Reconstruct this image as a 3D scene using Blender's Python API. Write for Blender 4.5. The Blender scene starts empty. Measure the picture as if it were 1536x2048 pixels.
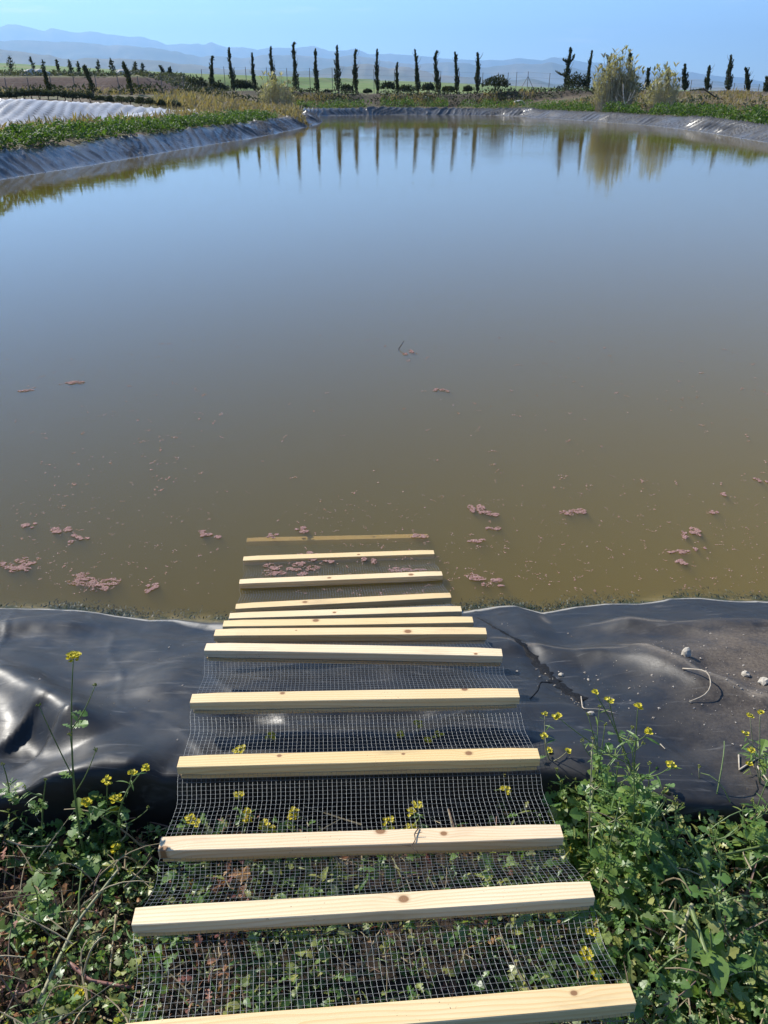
import bpy, math, random
import numpy as np
from mathutils import Vector, Matrix
rng = np.random.default_rng(11)
random.seed(11)
SC = bpy.context.scene
COL = SC.collection
R = math.radians
# ------------------------------------------------------------------ camera geometry
CAM_H = 2.11
FPX = 1539.0
PITCH = math.atan((1024 - 183) / FPX)
CP, SP = math.cos(PITCH), math.sin(PITCH)
def ray(u, v):
    a = (u - 768) / FPX; b = (v - 1024) / FPX
    return np.array([a, CP - b * SP, -SP - b * CP])
def px(u, v, z=0.0):
    d = ray(u, v); t = (z - CAM_H) / d[2]
    return np.array([0, 0, CAM_H]) + d * t
def pd(u, v, Y):
    d = ray(u, v); return np.array([0, 0, CAM_H]) + d * (Y / d[1])

cam = bpy.data.cameras.new('camera'); cam.sensor_fit = 'VERTICAL'; cam.sensor_height = 36; cam.sensor_width = 27
cam.lens = FPX / 2048 * 36; cam.clip_start = 0.05; cam.clip_end = 200000
co = bpy.data.objects.new('camera', cam); COL.objects.link(co)
co.location = (0, 0, CAM_H); co.rotation_euler = (math.pi / 2 - PITCH, 0, 0)
SC.camera = co

# ------------------------------------------------------------------ noise
def hash2(i, j, seed):
    n = (i.astype(np.int64) * 374761393 + j.astype(np.int64) * 668265263 + seed * 1442695041) & 0x7fffffff
    n = ((n ^ (n >> 13)) * 1274126177) & 0x7fffffff
    return ((n ^ (n >> 16)) & 0xffff) / 65535.0
def vnoise(x, y, seed=0):
    x = np.asarray(x, float); y = np.asarray(y, float)
    xi = np.floor(x); yi = np.floor(y); fx = x - xi; fy = y - yi
    fx = fx * fx * fx * (fx * (fx * 6 - 15) + 10); fy = fy * fy * fy * (fy * (fy * 6 - 15) + 10)
    a = hash2(xi, yi, seed); b = hash2(xi + 1, yi, seed); c = hash2(xi, yi + 1, seed); d = hash2(xi + 1, yi + 1, seed)
    return (a * (1 - fx) + b * fx) * (1 - fy) + (c * (1 - fx) + d * fx) * fy
def fbm(x, y, seed=0, o=4):
    s = 0; a = .5; t = 0
    for k in range(o):
        s = s + a * vnoise(x * 2 ** k + 17.3 * k, y * 2 ** k - 9.1 * k, seed + k); t += a; a *= .5
    return s / t
def sm(x):
    x = np.clip(x, 0, 1); return x * x * (3 - 2 * x)

# ------------------------------------------------------------------ objects
def mesh_obj(name, v, f, mat=None, parent=None, smooth=False):
    me = bpy.data.meshes.new(name)
    me.from_pydata([tuple(p) for p in v] if not isinstance(v, np.ndarray) else v.tolist(), [], f if isinstance(f, list) else f.tolist())
    if smooth: me.polygons.foreach_set('use_smooth', [True] * len(me.polygons))
    if mat: me.materials.append(mat)
    me.update()
    o = bpy.data.objects.new(name, me); COL.objects.link(o)
    if parent: o.parent = parent
    return o
def empty(name, loc=(0, 0, 0), rz=0):
    o = bpy.data.objects.new(name, None); COL.objects.link(o); o.location = loc; o.rotation_euler = (0, 0, rz)
    o.empty_display_size = .1
    return o
def tag(o, label=None, cat=None, group=None, kind=None):
    if label: o['label'] = label
    if cat: o['category'] = cat
    if group: o['group'] = group
    if kind: o['kind'] = kind
    return o
class MB:
    """collects vertices and faces of ONE mesh"""
    def __init__(s): s.v = []; s.f = []; s.n = 0
    def add(s, v, f):
        v = np.asarray(v, float); s.v.append(v); s.f.append(np.asarray(f, dtype=object) if False else [tuple(int(i) + s.n for i in q) for q in f]); s.n += len(v)
    def tube(s, pts, rad, sides=5, cap=True):
        pts = np.asarray(pts, float); n = len(pts)
        rad = np.broadcast_to(np.asarray(rad, float), (n,))
        tan = np.gradient(pts, axis=0); tan /= np.linalg.norm(tan, axis=1)[:, None] + 1e-12
        ref = np.array([0, 0, 1.0]) if abs(tan[0][2]) < .9 else np.array([1.0, 0, 0])
        vs = []
        u = np.cross(tan[0], ref); u /= np.linalg.norm(u)
        for i in range(n):
            u = u - tan[i] * np.dot(u, tan[i]); u /= np.linalg.norm(u) + 1e-12
            w = np.cross(tan[i], u)
            for k in range(sides):
                a = 2 * math.pi * k / sides
                vs.append(pts[i] + rad[i] * (math.cos(a) * u + math.sin(a) * w))
        fs = []
        for i in range(n - 1):
            for k in range(sides):
                k2 = (k + 1) % sides
                fs.append((i * sides + k, i * sides + k2, (i + 1) * sides + k2, (i + 1) * sides + k))
        if cap:
            fs.append(tuple(range(sides - 1, -1, -1))); fs.append(tuple((n - 1) * sides + k for k in range(sides)))
        s.add(vs, fs)
    def inst(s, tpl, Rm, sc, loc):
        """many copies of a template: Rm (n,3,3), sc (n,) or (n,3), loc (n,3)"""
        tv, tf = tpl; n = len(loc)
        if n == 0: return
        sc = np.asarray(sc, float)
        if sc.ndim == 1: sc = sc[:, None].repeat(3, 1)
        P = tv[None, :, :] * sc[:, None, :]
        P = np.einsum('nij,nkj->nki', Rm, P) + np.asarray(loc)[:, None, :]
        m = len(tv)
        for k in range(n):
            b = s.n + k * m
            s.f.append([tuple(i + b for i in q) for q in tf])
        s.v.append(P.reshape(-1, 3)); s.n += n * m
    def build(s, name, mat, parent=None, smooth=False):
        v = np.concatenate(s.v) if s.v else np.zeros((0, 3))
        if parent is not None and parent.type == 'EMPTY':
            v = v - np.array(parent.location)[None, :]
        f = [q for l in s.f for q in l]
        return mesh_obj(name, v, f, mat, parent, smooth)
def rotmats(yaw, pitch, roll):
    cy, sy = np.cos(yaw), np.sin(yaw); cp, sp = np.cos(pitch), np.sin(pitch); cr, sr = np.cos(roll), np.sin(roll)
    n = len(yaw); z = np.zeros(n); o = np.ones(n)
    Z = np.stack([np.stack([cy, -sy, z], -1), np.stack([sy, cy, z], -1), np.stack([z, z, o], -1)], 1)
    X = np.stack([np.stack([o, z, z], -1), np.stack([z, cp, -sp], -1), np.stack([z, sp, cp], -1)], 1)
    Y = np.stack([np.stack([cr, z, sr], -1), np.stack([z, o, z], -1), np.stack([-sr, z, cr], -1)], 1)
    return Z @ X @ Y       # leaf along +Y, pitched up, rolled round its own axis
def bez(p0, p1, p2, n=8):
    t = np.linspace(0, 1, n)[:, None]
    return (1 - t) ** 2 * np.asarray(p0) + 2 * t * (1 - t) * np.asarray(p1) + t * t * np.asarray(p2)

# ------------------------------------------------------------------ materials
class NT:
    def __init__(s, name):
        s.m = bpy.data.materials.new(name); s.m.use_nodes = True; s.t = s.m.node_tree; s.t.nodes.clear()
        s.out = s.t.nodes.new('ShaderNodeOutputMaterial')
    def n(s, typ, **kw):
        nd = s.t.nodes.new('ShaderNode' + typ)
        for k, v in kw.items():
            if k.startswith('_'): setattr(nd, k[1:], v)
        for k, v in kw.items():
            if k.startswith('_'): continue
            key = int(k[1:]) if k[0] == 'i' and k[1:].isdigit() else k.replace('__', ' ')
            s.set(nd, key, v)
        return nd
    def set(s, nd, key, v):
        sock = nd.inputs[key]
        if isinstance(v, bpy.types.NodeSocket): s.t.links.new(v, sock)
        elif isinstance(v, bpy.types.Node): s.t.links.new(v.outputs[0], sock)
        else:
            if isinstance(v, (tuple, list)) and len(v) == 3 and sock.type == 'RGBA': v = (*v, 1)
            sock.default_value = v
    def math(s, op, a, b=0.0, c=None, clamp=False):
        nd = s.n('Math', _operation=op, _use_clamp=clamp); s.set(nd, 0, a); s.set(nd, 1, b)
        if c is not None: s.set(nd, 2, c)
        return nd.outputs[0]
    def mix(s, fac, a, b, mode='MIX'):
        nd = s.n('Mix', _data_type='RGBA', _blend_type=mode); s.set(nd, 0, fac); s.set(nd, 6, a); s.set(nd, 7, b); return nd.outputs[2]
    def ramp(s, fac, stops, interp='LINEAR'):
        nd = s.n('ValToRGB'); s.set(nd, 0, fac); cr = nd.color_ramp; cr.interpolation = interp
        while len(cr.elements) < len(stops): cr.elements.new(.5)
        for e, (p, c) in zip(cr.elements, stops):
            e.position = p; e.color = (*c, 1) if len(c) == 3 else c
        return nd.outputs[0]
    def rng(s, v, a, b, c=0.0, d=1.0, smooth=True):
        nd = s.n('MapRange', _interpolation_type='SMOOTHSTEP' if smooth else 'LINEAR'); s.set(nd, 0, v)
        for i, q in enumerate((a, b, c, d)): s.set(nd, i + 1, q)
        return nd.outputs[0]
    def noise(s, vec, scale, detail=3, rough=.5, dist=0.0):
        nd = s.n('TexNoise'); s.set(nd, 'Vector', vec); s.set(nd, 'Scale', scale); s.set(nd, 'Detail', detail); s.set(nd, 'Roughness', rough); s.set(nd, 'Distortion', dist)
        return nd.outputs[0]
    def pos(s): return s.n('NewGeometry').outputs['Position']
    def mapv(s, vec, scale=(1, 1, 1), rot=(0, 0, 0), loc=(0, 0, 0)):
        nd = s.n('Mapping'); s.set(nd, 0, vec); nd.inputs['Scale'].default_value = scale; nd.inputs['Rotation'].default_value = rot; nd.inputs['Location'].default_value = loc
        return nd.outputs[0]
    def bump(s, h, strength=.3, dist=.01, normal=None):
        nd = s.n('Bump'); s.set(nd, 'Height', h); nd.inputs['Strength'].default_value = strength; nd.inputs['Distance'].default_value = dist
        if normal is not None: s.set(nd, 'Normal', normal)
        return nd.outputs[0]
    def pbsdf(s, **kw):
        nd = s.n('BsdfPrincipled')
        for k, v in kw.items(): s.set(nd, k.replace('_', ' '), v)
        return nd
    def done(s, surf=None, vol=None):
        if surf is not None: s.t.links.new(surf.outputs[0] if isinstance(surf, bpy.types.Node) else surf, s.out.inputs[0])
        if vol is not None: s.t.links.new(vol.outputs[0] if isinstance(vol, bpy.types.Node) else vol, s.out.inputs[1])
        return s.m

def leaf_mat(name, cols, trans=.35, rough=.5, spec=.35, noise_scale=60):
    t = NT(name); g = t.n('NewGeometry')
    stops = [(i / max(1, len(cols) - 1) if len(cols) > 1 else 0, c) for i, c in enumerate(cols)]
    c = t.ramp(g.outputs['Random Per Island'], stops)
    nz = t.noise(g.outputs['Position'], noise_scale, 2)
    c = t.mix(t.rng(nz, .3, .7, .0, .35), c, t.mix(.5, c, (.02, .02, .01)), 'MIX')
    b = t.pbsdf(Base_Color=c, Roughness=rough); t.set(b, 'Specular IOR Level', spec)
    tr = t.n('BsdfTranslucent'); t.set(tr, 0, t.mix(1.0, c, (1.3, 1.35, .55), 'MULTIPLY'))
    m = t.n('MixShader'); t.set(m, 0, trans); t.set(m, 1, b); t.set(m, 2, tr)
    return t.done(m)
def plain_mat(name, c1, c2, scale=20, rough=.7, spec=.3, bump=.3, bdist=.004, metallic=0.0, stretch=(1, 1, 1)):
    t = NT(name); p = t.mapv(t.n('TexCoord').outputs['Object'], stretch)
    n = t.noise(p, scale, 5, .6)
    b = t.pbsdf(Base_Color=t.mix(t.rng(n, .3, .7), c1, c2), Roughness=rough, Metallic=metallic, Normal=t.bump(n, bump, bdist))
    t.set(b, 'Specular IOR Level', spec)
    return t.done(b)

M = {}
M['mustard_leaf'] = leaf_mat('mustard_leaf', [(0.086, 0.174, 0.035), (0.122, 0.227, 0.049), (0.157, 0.260, 0.070), (0.192, 0.295, 0.061), (0.260, 0.313, 0.070)], .42, .4, .5)
M['weed_leaf'] = leaf_mat('weed_leaf', [(0.055, 0.121, 0.026), (0.094, 0.186, 0.041), (0.131, 0.233, 0.055), (0.167, 0.270, 0.084), (0.242, 0.317, 0.102), (0.372, 0.372, 0.094), (0.317, 0.354, 0.186)], .42, .38, .5)
M['dry_leaf'] = leaf_mat('dry_leaf', [(0.132, 0.060, 0.039), (0.265, 0.118, 0.060), (0.397, 0.225, 0.093), (0.212, 0.079, 0.066), (0.344, 0.159, 0.118), (0.437, 0.291, 0.146)], .3, .6)
M['grass'] = leaf_mat('grass', [(0.067, 0.143, 0.034), (0.101, 0.185, 0.042), (0.151, 0.218, 0.059), (0.370, 0.319, 0.151)], .3)
M['straw'] = leaf_mat('straw', [(0.360, 0.288, 0.168), (0.264, 0.204, 0.120), (0.450, 0.372, 0.228), (0.192, 0.132, 0.090), (0.288, 0.180, 0.144)], .15, .6)
M['stem_green'] = plain_mat('stem_green', (.09, .14, .04), (.14, .18, .06), 30, .5, .4, .1)
M['stem_pale'] = plain_mat('stem_pale', (.22, .23, .12), (.30, .27, .17), 30, .55, .35, .15)
M['stem_red'] = plain_mat('stem_red', (.16, .06, .05), (.24, .13, .10), 30, .55, .35, .15)
M['flower'] = leaf_mat('flower', [(.55, .46, .02), (.68, .58, .04), (.60, .52, .03)], .3, .5)
M['bud'] = leaf_mat('bud', [(.18, .22, .04), (.26, .28, .05)], .2, .5)
M['twig'] = plain_mat('twig', (.30, .25, .19), (.44, .385, .30), 60, .7, .2, .4, .002)
M['dark_twig'] = plain_mat('dark_twig', (.05, .04, .032), (.09, .07, .055), 60, .8, .2, .4, .002)
M['trail_black'] = plain_mat('trail_black', (.004, .004, .005), (.010, .009, .008), 90, .55, .12, .8, .003)  # near-black, shared by the ragged trail and the painted stem shadow
M['stone'] = plain_mat('stone', (.30, .265, .215), (.46, .42, .35), 40, .9, .2, .6, .006)
M['gravel'] = plain_mat('gravel', (.20, .165, .13), (.40, .36, .31), 30, .9, .2, .5, .004)
M['steel'] = plain_mat('steel', (.19, .20, .20), (.29, .30, .30), 200, .45, .5, .1, .0005, .55)
M['azolla'] = leaf_mat('azolla', [(.33, .165, .14), (.42, .235, .20), (.30, .16, .13), (.46, .30, .26), (.38, .25, .20)], .1, .75, .2, 300)
M['algae'] = leaf_mat('algae', [(.008, .020, .004), (.018, .036, .007), (.04, .055, .012), (.08, .07, .03)], .2, .5, .3, 40)
M['cypress'] = leaf_mat('cypress', [(0.029, 0.044, 0.018), (0.047, 0.062, 0.026), (0.072, 0.081, 0.036), (0.091, 0.075, 0.044)], .2, .7, .2, 6)
M['bark'] = plain_mat('bark', (.07, .05, .04), (.13, .10, .08), 8, .9, .2, .5, .02, 0, (1, 1, .2))
M['shrub'] = leaf_mat('shrub', [(.025, .035, .018), (.04, .05, .026), (.055, .062, .034)], .2, .7, .2, 6)
M['sage'] = leaf_mat('sage', [(.06, .072, .048), (.085, .098, .066), (.10, .11, .07)], .2, .75, .2, 6)
M['pine'] = leaf_mat('pine', [(.035, .05, .03), (.055, .07, .045), (.07, .08, .06)], .2, .7, .2, 6)
M['bank_green'] = leaf_mat('bank_green', [(.045, .10, .02), (.065, .13, .025), (.09, .16, .03), (.12, .18, .05)], .35, .6, .3, 4)
M['reed_leaf'] = leaf_mat('reed_leaf', [(.28, .26, .17), (.38, .345, .24), (.46, .42, .32), (.18, .19, .105)], .35, .6, .3, 4)
M['reed_stem'] = plain_mat('reed_stem', (.36, .31, .21), (.48, .42, .30), 6, .6, .3, .1)
M['dry_grass'] = leaf_mat('dry_grass', [(.28, .22, .13), (.22, .165, .10), (.34, .27, .17), (.17, .16, .08)], .3, .7, .2, 4)
M['post'] = plain_mat('post', (.10, .095, .09), (.18, .17, .16), 10, .7, .4, .1, .004, .2)
M['rock'] = plain_mat('rock', (.35, .33, .30), (.50, .48, .44), 4, .9, .2, .6, .05)
M['dead_wood'] = plain_mat('dead_wood', (.40, .37, .33), (.52, .49, .45), 6, .85, .2, .4, .01)

# --- pine timber: growth rings bent round knots, one material per batten (knots sit where the photo shows them)
def wood_mat(seed, tint, knots, flat):
    t = NT('pine_timber'); P = t.n('TexCoord').outputs['Object']
    sep = t.n('SeparateXYZ', i0=P)
    x, y, z = sep.outputs
    wob = t.noise(t.mapv(P, (1.6, 10, 10), loc=(seed * 3.1, seed, 0)), 1.0, 3, .5)
    wob2 = t.noise(t.mapv(P, (5, 30, 30), loc=(seed * 1.7, 0, seed)), 1.0, 3, .55)
    r0 = t.math('ADD', t.math('MULTIPLY', y, 1.0), t.math('MULTIPLY', x, .012 * (1 if seed % 2 else -1)))
    r = t.math('ADD', r0, t.math('MULTIPLY', t.math('SUBTRACT', wob, .5), .030 * flat))
    r = t.math('ADD', r, t.math('MULTIPLY', z, .55))
    kd_all = None
    for (kx, ky, kr) in knots:
        dx = t.math('MULTIPLY', t.math('SUBTRACT', x, kx), .45); dy = t.math('SUBTRACT', y, ky)
        d2 = t.math('ADD', t.math('MULTIPLY', dx, dx), t.math('MULTIPLY', dy, dy))
        infl = t.math('EXPONENT', t.math('MULTIPLY', d2, -1.0 / (kr * 2.2) ** 2))
        r = t.math('ADD', r, t.math('MULTIPLY', infl, kr * 1.3))
        dx2 = t.math('SUBTRACT', x, kx)
        kd = t.math('SQRT', t.math('ADD', t.math('MULTIPLY', dx2, t.math('MULTIPLY', dx2, .55)), t.math('MULTIPLY', dy, dy)))
        kd = t.math('DIVIDE', t.math('ADD', kd, t.math('MULTIPLY', t.math('SUBTRACT', wob2, .5), kr * .5)), kr)
        kd_all = kd if kd_all is None else t.math('MINIMUM', kd_all, kd)
    ph = t.math('MULTIPLY', r, 105.0)
    fr = t.math('FRACT', t.math('ADD', ph, t.math('MULTIPLY', wob2, .35)))
    late = t.rng(fr, .35, .92, 0, 1)
    late = t.math('MULTIPLY', late, t.rng(fr, .92, 1.0, 1, 0))
    fibre = t.noise(t.mapv(P, (4, 260, 260), loc=(seed, 0, 0)), 1.0, 2, .6)
    patch = t.noise(t.mapv(P, (3, 9, 9), loc=(seed * 5.3, 0, 0)), 1.0, 2)
    early = t.mix(t.rng(patch, .3, .75), (.69 * tint[0], .545 * tint[1], .325 * tint[2]), (.73 * tint[0], .60 * tint[1], .39 * tint[2]))
    lcol = (.64 * tint[0], .43 * tint[1], .22 * tint[2])
    c = t.mix(t.math('MULTIPLY', late, .72), early, lcol)
    c = t.mix(t.rng(fibre, .35, .75, 0, .18), c, (.52, .39, .24))
    if kd_all is not None:
        ring = t.math('FRACT', t.math('MULTIPLY', kd_all, 3.2))
        kc = t.mix(t.rng(ring, .2, .9), (.26, .13, .06), (.14, .065, .03))
        c = t.mix(t.rng(kd_all, .75, 1.05, 1, 0), c, kc)
        c = t.mix(t.math('MULTIPLY', t.rng(kd_all, .95, 1.6, 1, 0), .35), c, (.34, .19, .08))
    # dirt specks
    sp = t.noise(t.mapv(P, (1, 1, 1), loc=(seed * 2.3, seed, 0)), 170, 2, .7)
    spm = t.math('MULTIPLY', t.rng(sp, .66, .73), t.rng(t.noise(t.mapv(P, (1, 1, 1), loc=(seed, 4, 0)), 4.0, 2), .47, .62))
    stn = t.noise(t.mapv(P, (3.5, 14, 14), loc=(seed * 9.1, seed, 2)), 1.0, 4, .6)
    c = t.mix(t.rng(stn, .56, .74, 0, .38), c, (.33, .235, .13))
    c = t.mix(spm, c, (.09, .06, .04))
    b = t.pbsdf(Base_Color=c, Roughness=t.rng(fibre, .2, .8, .5, .7), Normal=t.bump(t.math('ADD', fibre, t.math('MULTIPLY', late, .4)), .25, .0012))
    t.set(b, 'Specular IOR Level', .3)
    return t.done(b)

# --- pond liner
def liner_mat():
    t = NT('pond_liner'); p = t.pos(); sep0 = t.n('SeparateXYZ', i0=p)
    n1 = t.noise(p, 1.3, 4, .6, .4); n2 = t.noise(p, 9, 4, .65); n3 = t.noise(p, 90, 3, .7)
    st = t.noise(t.mapv(p, (2.5, 26, 8), rot=(0, 0, .5)), 1.0, 4, .7, 1.8)
    dust = t.math('MULTIPLY', t.rng(n1, .35, .7), t.rng(n2, .3, .8))
    sep = t.n('SeparateXYZ', i0=p)
    soil = t.math('MULTIPLY', t.rng(sep.outputs[0], .75, 1.5), t.rng(sep.outputs[1], 2.75, 2.25))
    soil = t.math('MULTIPLY', soil, t.rng(t.math('ADD', t.math('MULTIPLY', n2, .6), t.math('MULTIPLY', n1, .5)), .36, .66))
    soil = t.math('MULTIPLY', soil, t.rng(sep.outputs[1], 5, 4.5))
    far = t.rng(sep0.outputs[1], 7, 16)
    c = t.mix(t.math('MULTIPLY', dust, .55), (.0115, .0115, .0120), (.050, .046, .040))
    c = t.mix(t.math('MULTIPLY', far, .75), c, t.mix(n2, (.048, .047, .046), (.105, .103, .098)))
    c = t.mix(t.math('MULTIPLY', t.rng(st, .56, .72), .42), c, (.12, .12, .12))
    soilc = t.mix(t.rng(n3, .3, .7), (.075, .055, .04), (.16, .125, .09))
    c = t.mix(t.math('MULTIPLY', soil, .72), c, soilc)
    silt = t.n('Attribute', _attribute_name='silt').outputs['Fac']
    c = t.mix(t.math('MULTIPLY', silt, t.rng(n3, .25, .7, .35, .9)), c, (.26, .215, .16))
    # film of dried silt and algae round the waterline
    wl = t.rng(sep.outputs[2], -.002, .001, 0, 1); wl2 = t.rng(sep.outputs[2], .002, .009, 1, 0)
    edge = t.math('MULTIPLY', t.math('MULTIPLY', wl, wl2), t.rng(n2, .3, .6, .25, .8))
    c = t.mix(edge, c, (.40, .37, .31))
    alg = t.math('MULTIPLY', t.rng(sep.outputs[2], -.22, -.02, .0, 1), t.rng(sep.outputs[2], .0, -.006, 0, 1))
    ac = t.mix(t.rng(n2, .40, .62), (.016, .035, .006), (.17, .13, .04))
    c = t.mix(t.math('MULTIPLY', alg, .95), c, ac)
    rough = t.math('ADD', t.math('SUBTRACT', t.rng(n2, .2, .8, .37, .53), t.math('MULTIPLY', far, .14)), t.math('MULTIPLY', soil, .35))
    rough = t.math('ADD', rough, t.math('MULTIPLY', t.rng(st, .5, .75), .12))
    h = t.math('ADD', t.math('MULTIPLY', n3, .25), t.math('ADD', t.math('MULTIPLY', st, .5), t.math('MULTIPLY', soil, t.math('MULTIPLY', n3, 3.0))))
    b = t.pbsdf(Base_Color=c, Roughness=rough, Normal=t.bump(h, .30, .003)); t.set(b, 'Specular IOR Level', t.rng(sep.outputs[1], 5, 9, .36, .5))
    return t.done(b)
M['liner'] = liner_mat()
def sheet_mat():
    t = NT('white_sheet'); p = t.pos(); n = t.noise(p, .8, 4, .6)
    st = t.noise(t.mapv(p, (3, .5, 1), rot=(0, 0, .5)), 1.0, 4, .6)
    c = t.mix(t.rng(n, .3, .7), (.40, .39, .375), (.54, .53, .515)); c = t.mix(t.n('Attribute', _attribute_name='pleat_shade').outputs['Fac'], c, (.11, .10, .09))  # shade of the folds painted dark into the pleat troughs
    b = t.pbsdf(Base_Color=c, Roughness=.38, Normal=t.bump(st, .3, .05)); t.set(b, 'Specular IOR Level', .5)
    return t.done(b)
M['sheet'] = sheet_mat()

# --- water: mirror surface over a turbid body
def water_mat():
    t = NT('pond_water'); p = t.pos(); sep = t.n('SeparateXYZ', i0=p)
    ynear = t.rng(sep.outputs[1], 6, 40)
    n1 = t.noise(t.mapv(p, (1.0, 2.2, 1)), 1.6, 2, .5)
    n2 = t.noise(t.mapv(p, (1.0, 2.6, 1)), 6.0, 2, .5)
    wind = t.rng(t.noise(t.mapv(p, (.05, .09, 1)), 1.0, 2), .35, .65, .25, 1.0)
    h = t.math('ADD', t.math('MULTIPLY', n1, 1.0), t.math('MULTIPLY', n2, .38))
    h = t.math('MULTIPLY', h, t.math('MULTIPLY', wind, t.math('ADD', .15, t.math('MULTIPLY', ynear, .38))))
    # two faint rings of ripples
    for (u, v, k, w) in ((805, 955, 70, .28), (430, 830, 26, 1.7), (1330, 870, 24, 1.3)):
        c = px(u, v)
        dx = t.math('SUBTRACT', sep.outputs[0], float(c[0])); dy = t.math('SUBTRACT', sep.outputs[1], float(c[1]))
        d = t.math('SQRT', t.math('ADD', t.math('MULTIPLY', dx, dx), t.math('MULTIPLY', dy, dy)))
        rip = t.math('MULTIPLY', t.math('SINE', t.math('MULTIPLY', d, k)), t.rng(d, 0, w, .05, 0, False))
        h = t.math('ADD', h, t.math('MULTIPLY', rip, .45 if w < .5 else .30))
    nrm = t.bump(h, 1.0, .010)
    gl = t.n('BsdfGlossy'); t.set(gl, 'Roughness', .02); t.set(gl, 'Normal', nrm); t.set(gl, 'Color', (1, 1, 1))
    tr = t.n('BsdfTransparent')
    # the same water seen from below by light on its way in (no total reflection of the sun's rays)
    ior = t.rng(t.n('NewGeometry').outputs['Backfacing'], 0, 1, 1.33, 1 / 1.33, False)
    fr = t.n('Fresnel', IOR=ior, Normal=nrm)
    m = t.n('MixShader'); t.set(m, 0, fr); t.set(m, 1, tr); t.set(m, 2, gl)
    dens = 10.0; alb = (.60, .435, .098)
    s = t.n('VolumeScatter', Density=dens, Color=alb); s.inputs['Anisotropy'].default_value = -.32
    a = t.n('VolumeAbsorption', Density=dens, Color=alb)
    v = t.n('AddShader'); t.set(v, 0, s); t.set(v, 1, a)
    return t.done(m, v)
M['water'] = water_mat()

# --- ground: soil near, dry grass and green patches by the banks, green fields far off
def ground_mat():
    t = NT('ground'); p = t.pos(); sep = t.n('SeparateXYZ', i0=p)
    n1 = t.noise(p, .35, 5, .6); n2 = t.noise(p, 3.0, 5, .65); n3 = t.noise(p, 60, 4, .7); nf = t.noise(t.mapv(p, (.004, .010, 0)), 1.0, 3, .5)
    near = t.mix(t.rng(n3, .3, .7), (.020, .015, .011), (.052, .038, .027))
    mid = t.mix(t.rng(n2, .3, .7), (.095, .072, .05), (.17, .135, .09))
    mid = t.mix(t.rng(n1, .45, .62, 0, .6), mid, (.09, .115, .04))
    far = t.mix(t.rng(nf, .4, .6), (.10, .165, .045), (.15, .185, .065))
    far = t.mix(t.rng(t.noise(t.mapv(p, (.002, .016, 0)), 1.0, 2), .58, .64, 0, .6), far, (.20, .17, .10))
    c = t.mix(t.rng(sep.outputs[1], 3.5, 6), near, mid)
    mnd = t.math('MULTIPLY', t.rng(sep.outputs[1], 92, 95), t.math('MULTIPLY', t.rng(sep.outputs[1], 103, 100), t.rng(n2, .25, .55)))
    c = t.mix(t.math('MULTIPLY', mnd, .85), c, (.045, .036, .029))
    # raw red brown cut of the bank on the left, scrub on top of it
    cut = t.math('MULTIPLY', t.rng(sep.outputs[0], -17, -23), t.math('MULTIPLY', t.rng(sep.outputs[1], 78, 84), t.rng(sep.outputs[2], 3.75, 3.35)))
    c = t.mix(cut, c, t.mix(t.rng(n2, .3, .7), (.055, .036, .03), (.095, .062, .05)))
    top = t.math('MULTIPLY', t.rng(sep.outputs[0], -17, -23), t.rng(sep.outputs[2], 3.3, 3.7))
    c = t.mix(top, c, t.mix(t.rng(n1, .35, .6), (.10, .13, .04), (.19, .165, .085)))
    c = t.mix(t.rng(sep.outputs[1], 112, 135), c, far)
    b = t.pbsdf(Base_Color=c, Roughness=.95, Normal=t.bump(t.math('ADD', n3, n2), .5, .02)); t.set(b, 'Specular IOR Level', .15)
    return t.done(b)
M['ground'] = ground_mat()
def hill_mat():
    t = NT('hill'); p = t.pos(); n = t.noise(p, .0012, 5, .6)
    c = t.mix(t.rng(n, .35, .65), (.06, .07, .045), (.15, .13, .09))
    return t.done(t.pbsdf(Base_Color=c, Roughness=1.0))
M['hill'] = hill_mat()

# ------------------------------------------------------------------ light
SUN_AZ, SUN_EL = R(-50), R(38)        # left of straight ahead
SUN_DIR = Vector((math.sin(SUN_AZ) * math.cos(SUN_EL), math.cos(SUN_AZ) * math.cos(SUN_EL), math.sin(SUN_EL)))
sl = bpy.data.lights.new('sun', 'SUN'); sl.energy = 4.15; sl.angle = R(.53); sl.color = (1, .95, .86)
so = bpy.data.objects.new('sun', sl); COL.objects.link(so); so.rotation_euler = SUN_DIR.to_track_quat('Z', 'Y').to_euler()
w = bpy.data.worlds.new('World'); SC.world = w; w.use_nodes = True
nt = w.node_tree; bg = nt.nodes['Background']
sky = nt.nodes.new('ShaderNodeTexSky'); sky.sky_type = 'NISHITA'; sky.sun_disc = False
sky.sun_elevation = SUN_EL; sky.sun_rotation = SUN_AZ; sky.air_density = .75; sky.dust_density = 0; sky.ozone_density = 7.0; sky.altitude = 100
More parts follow.
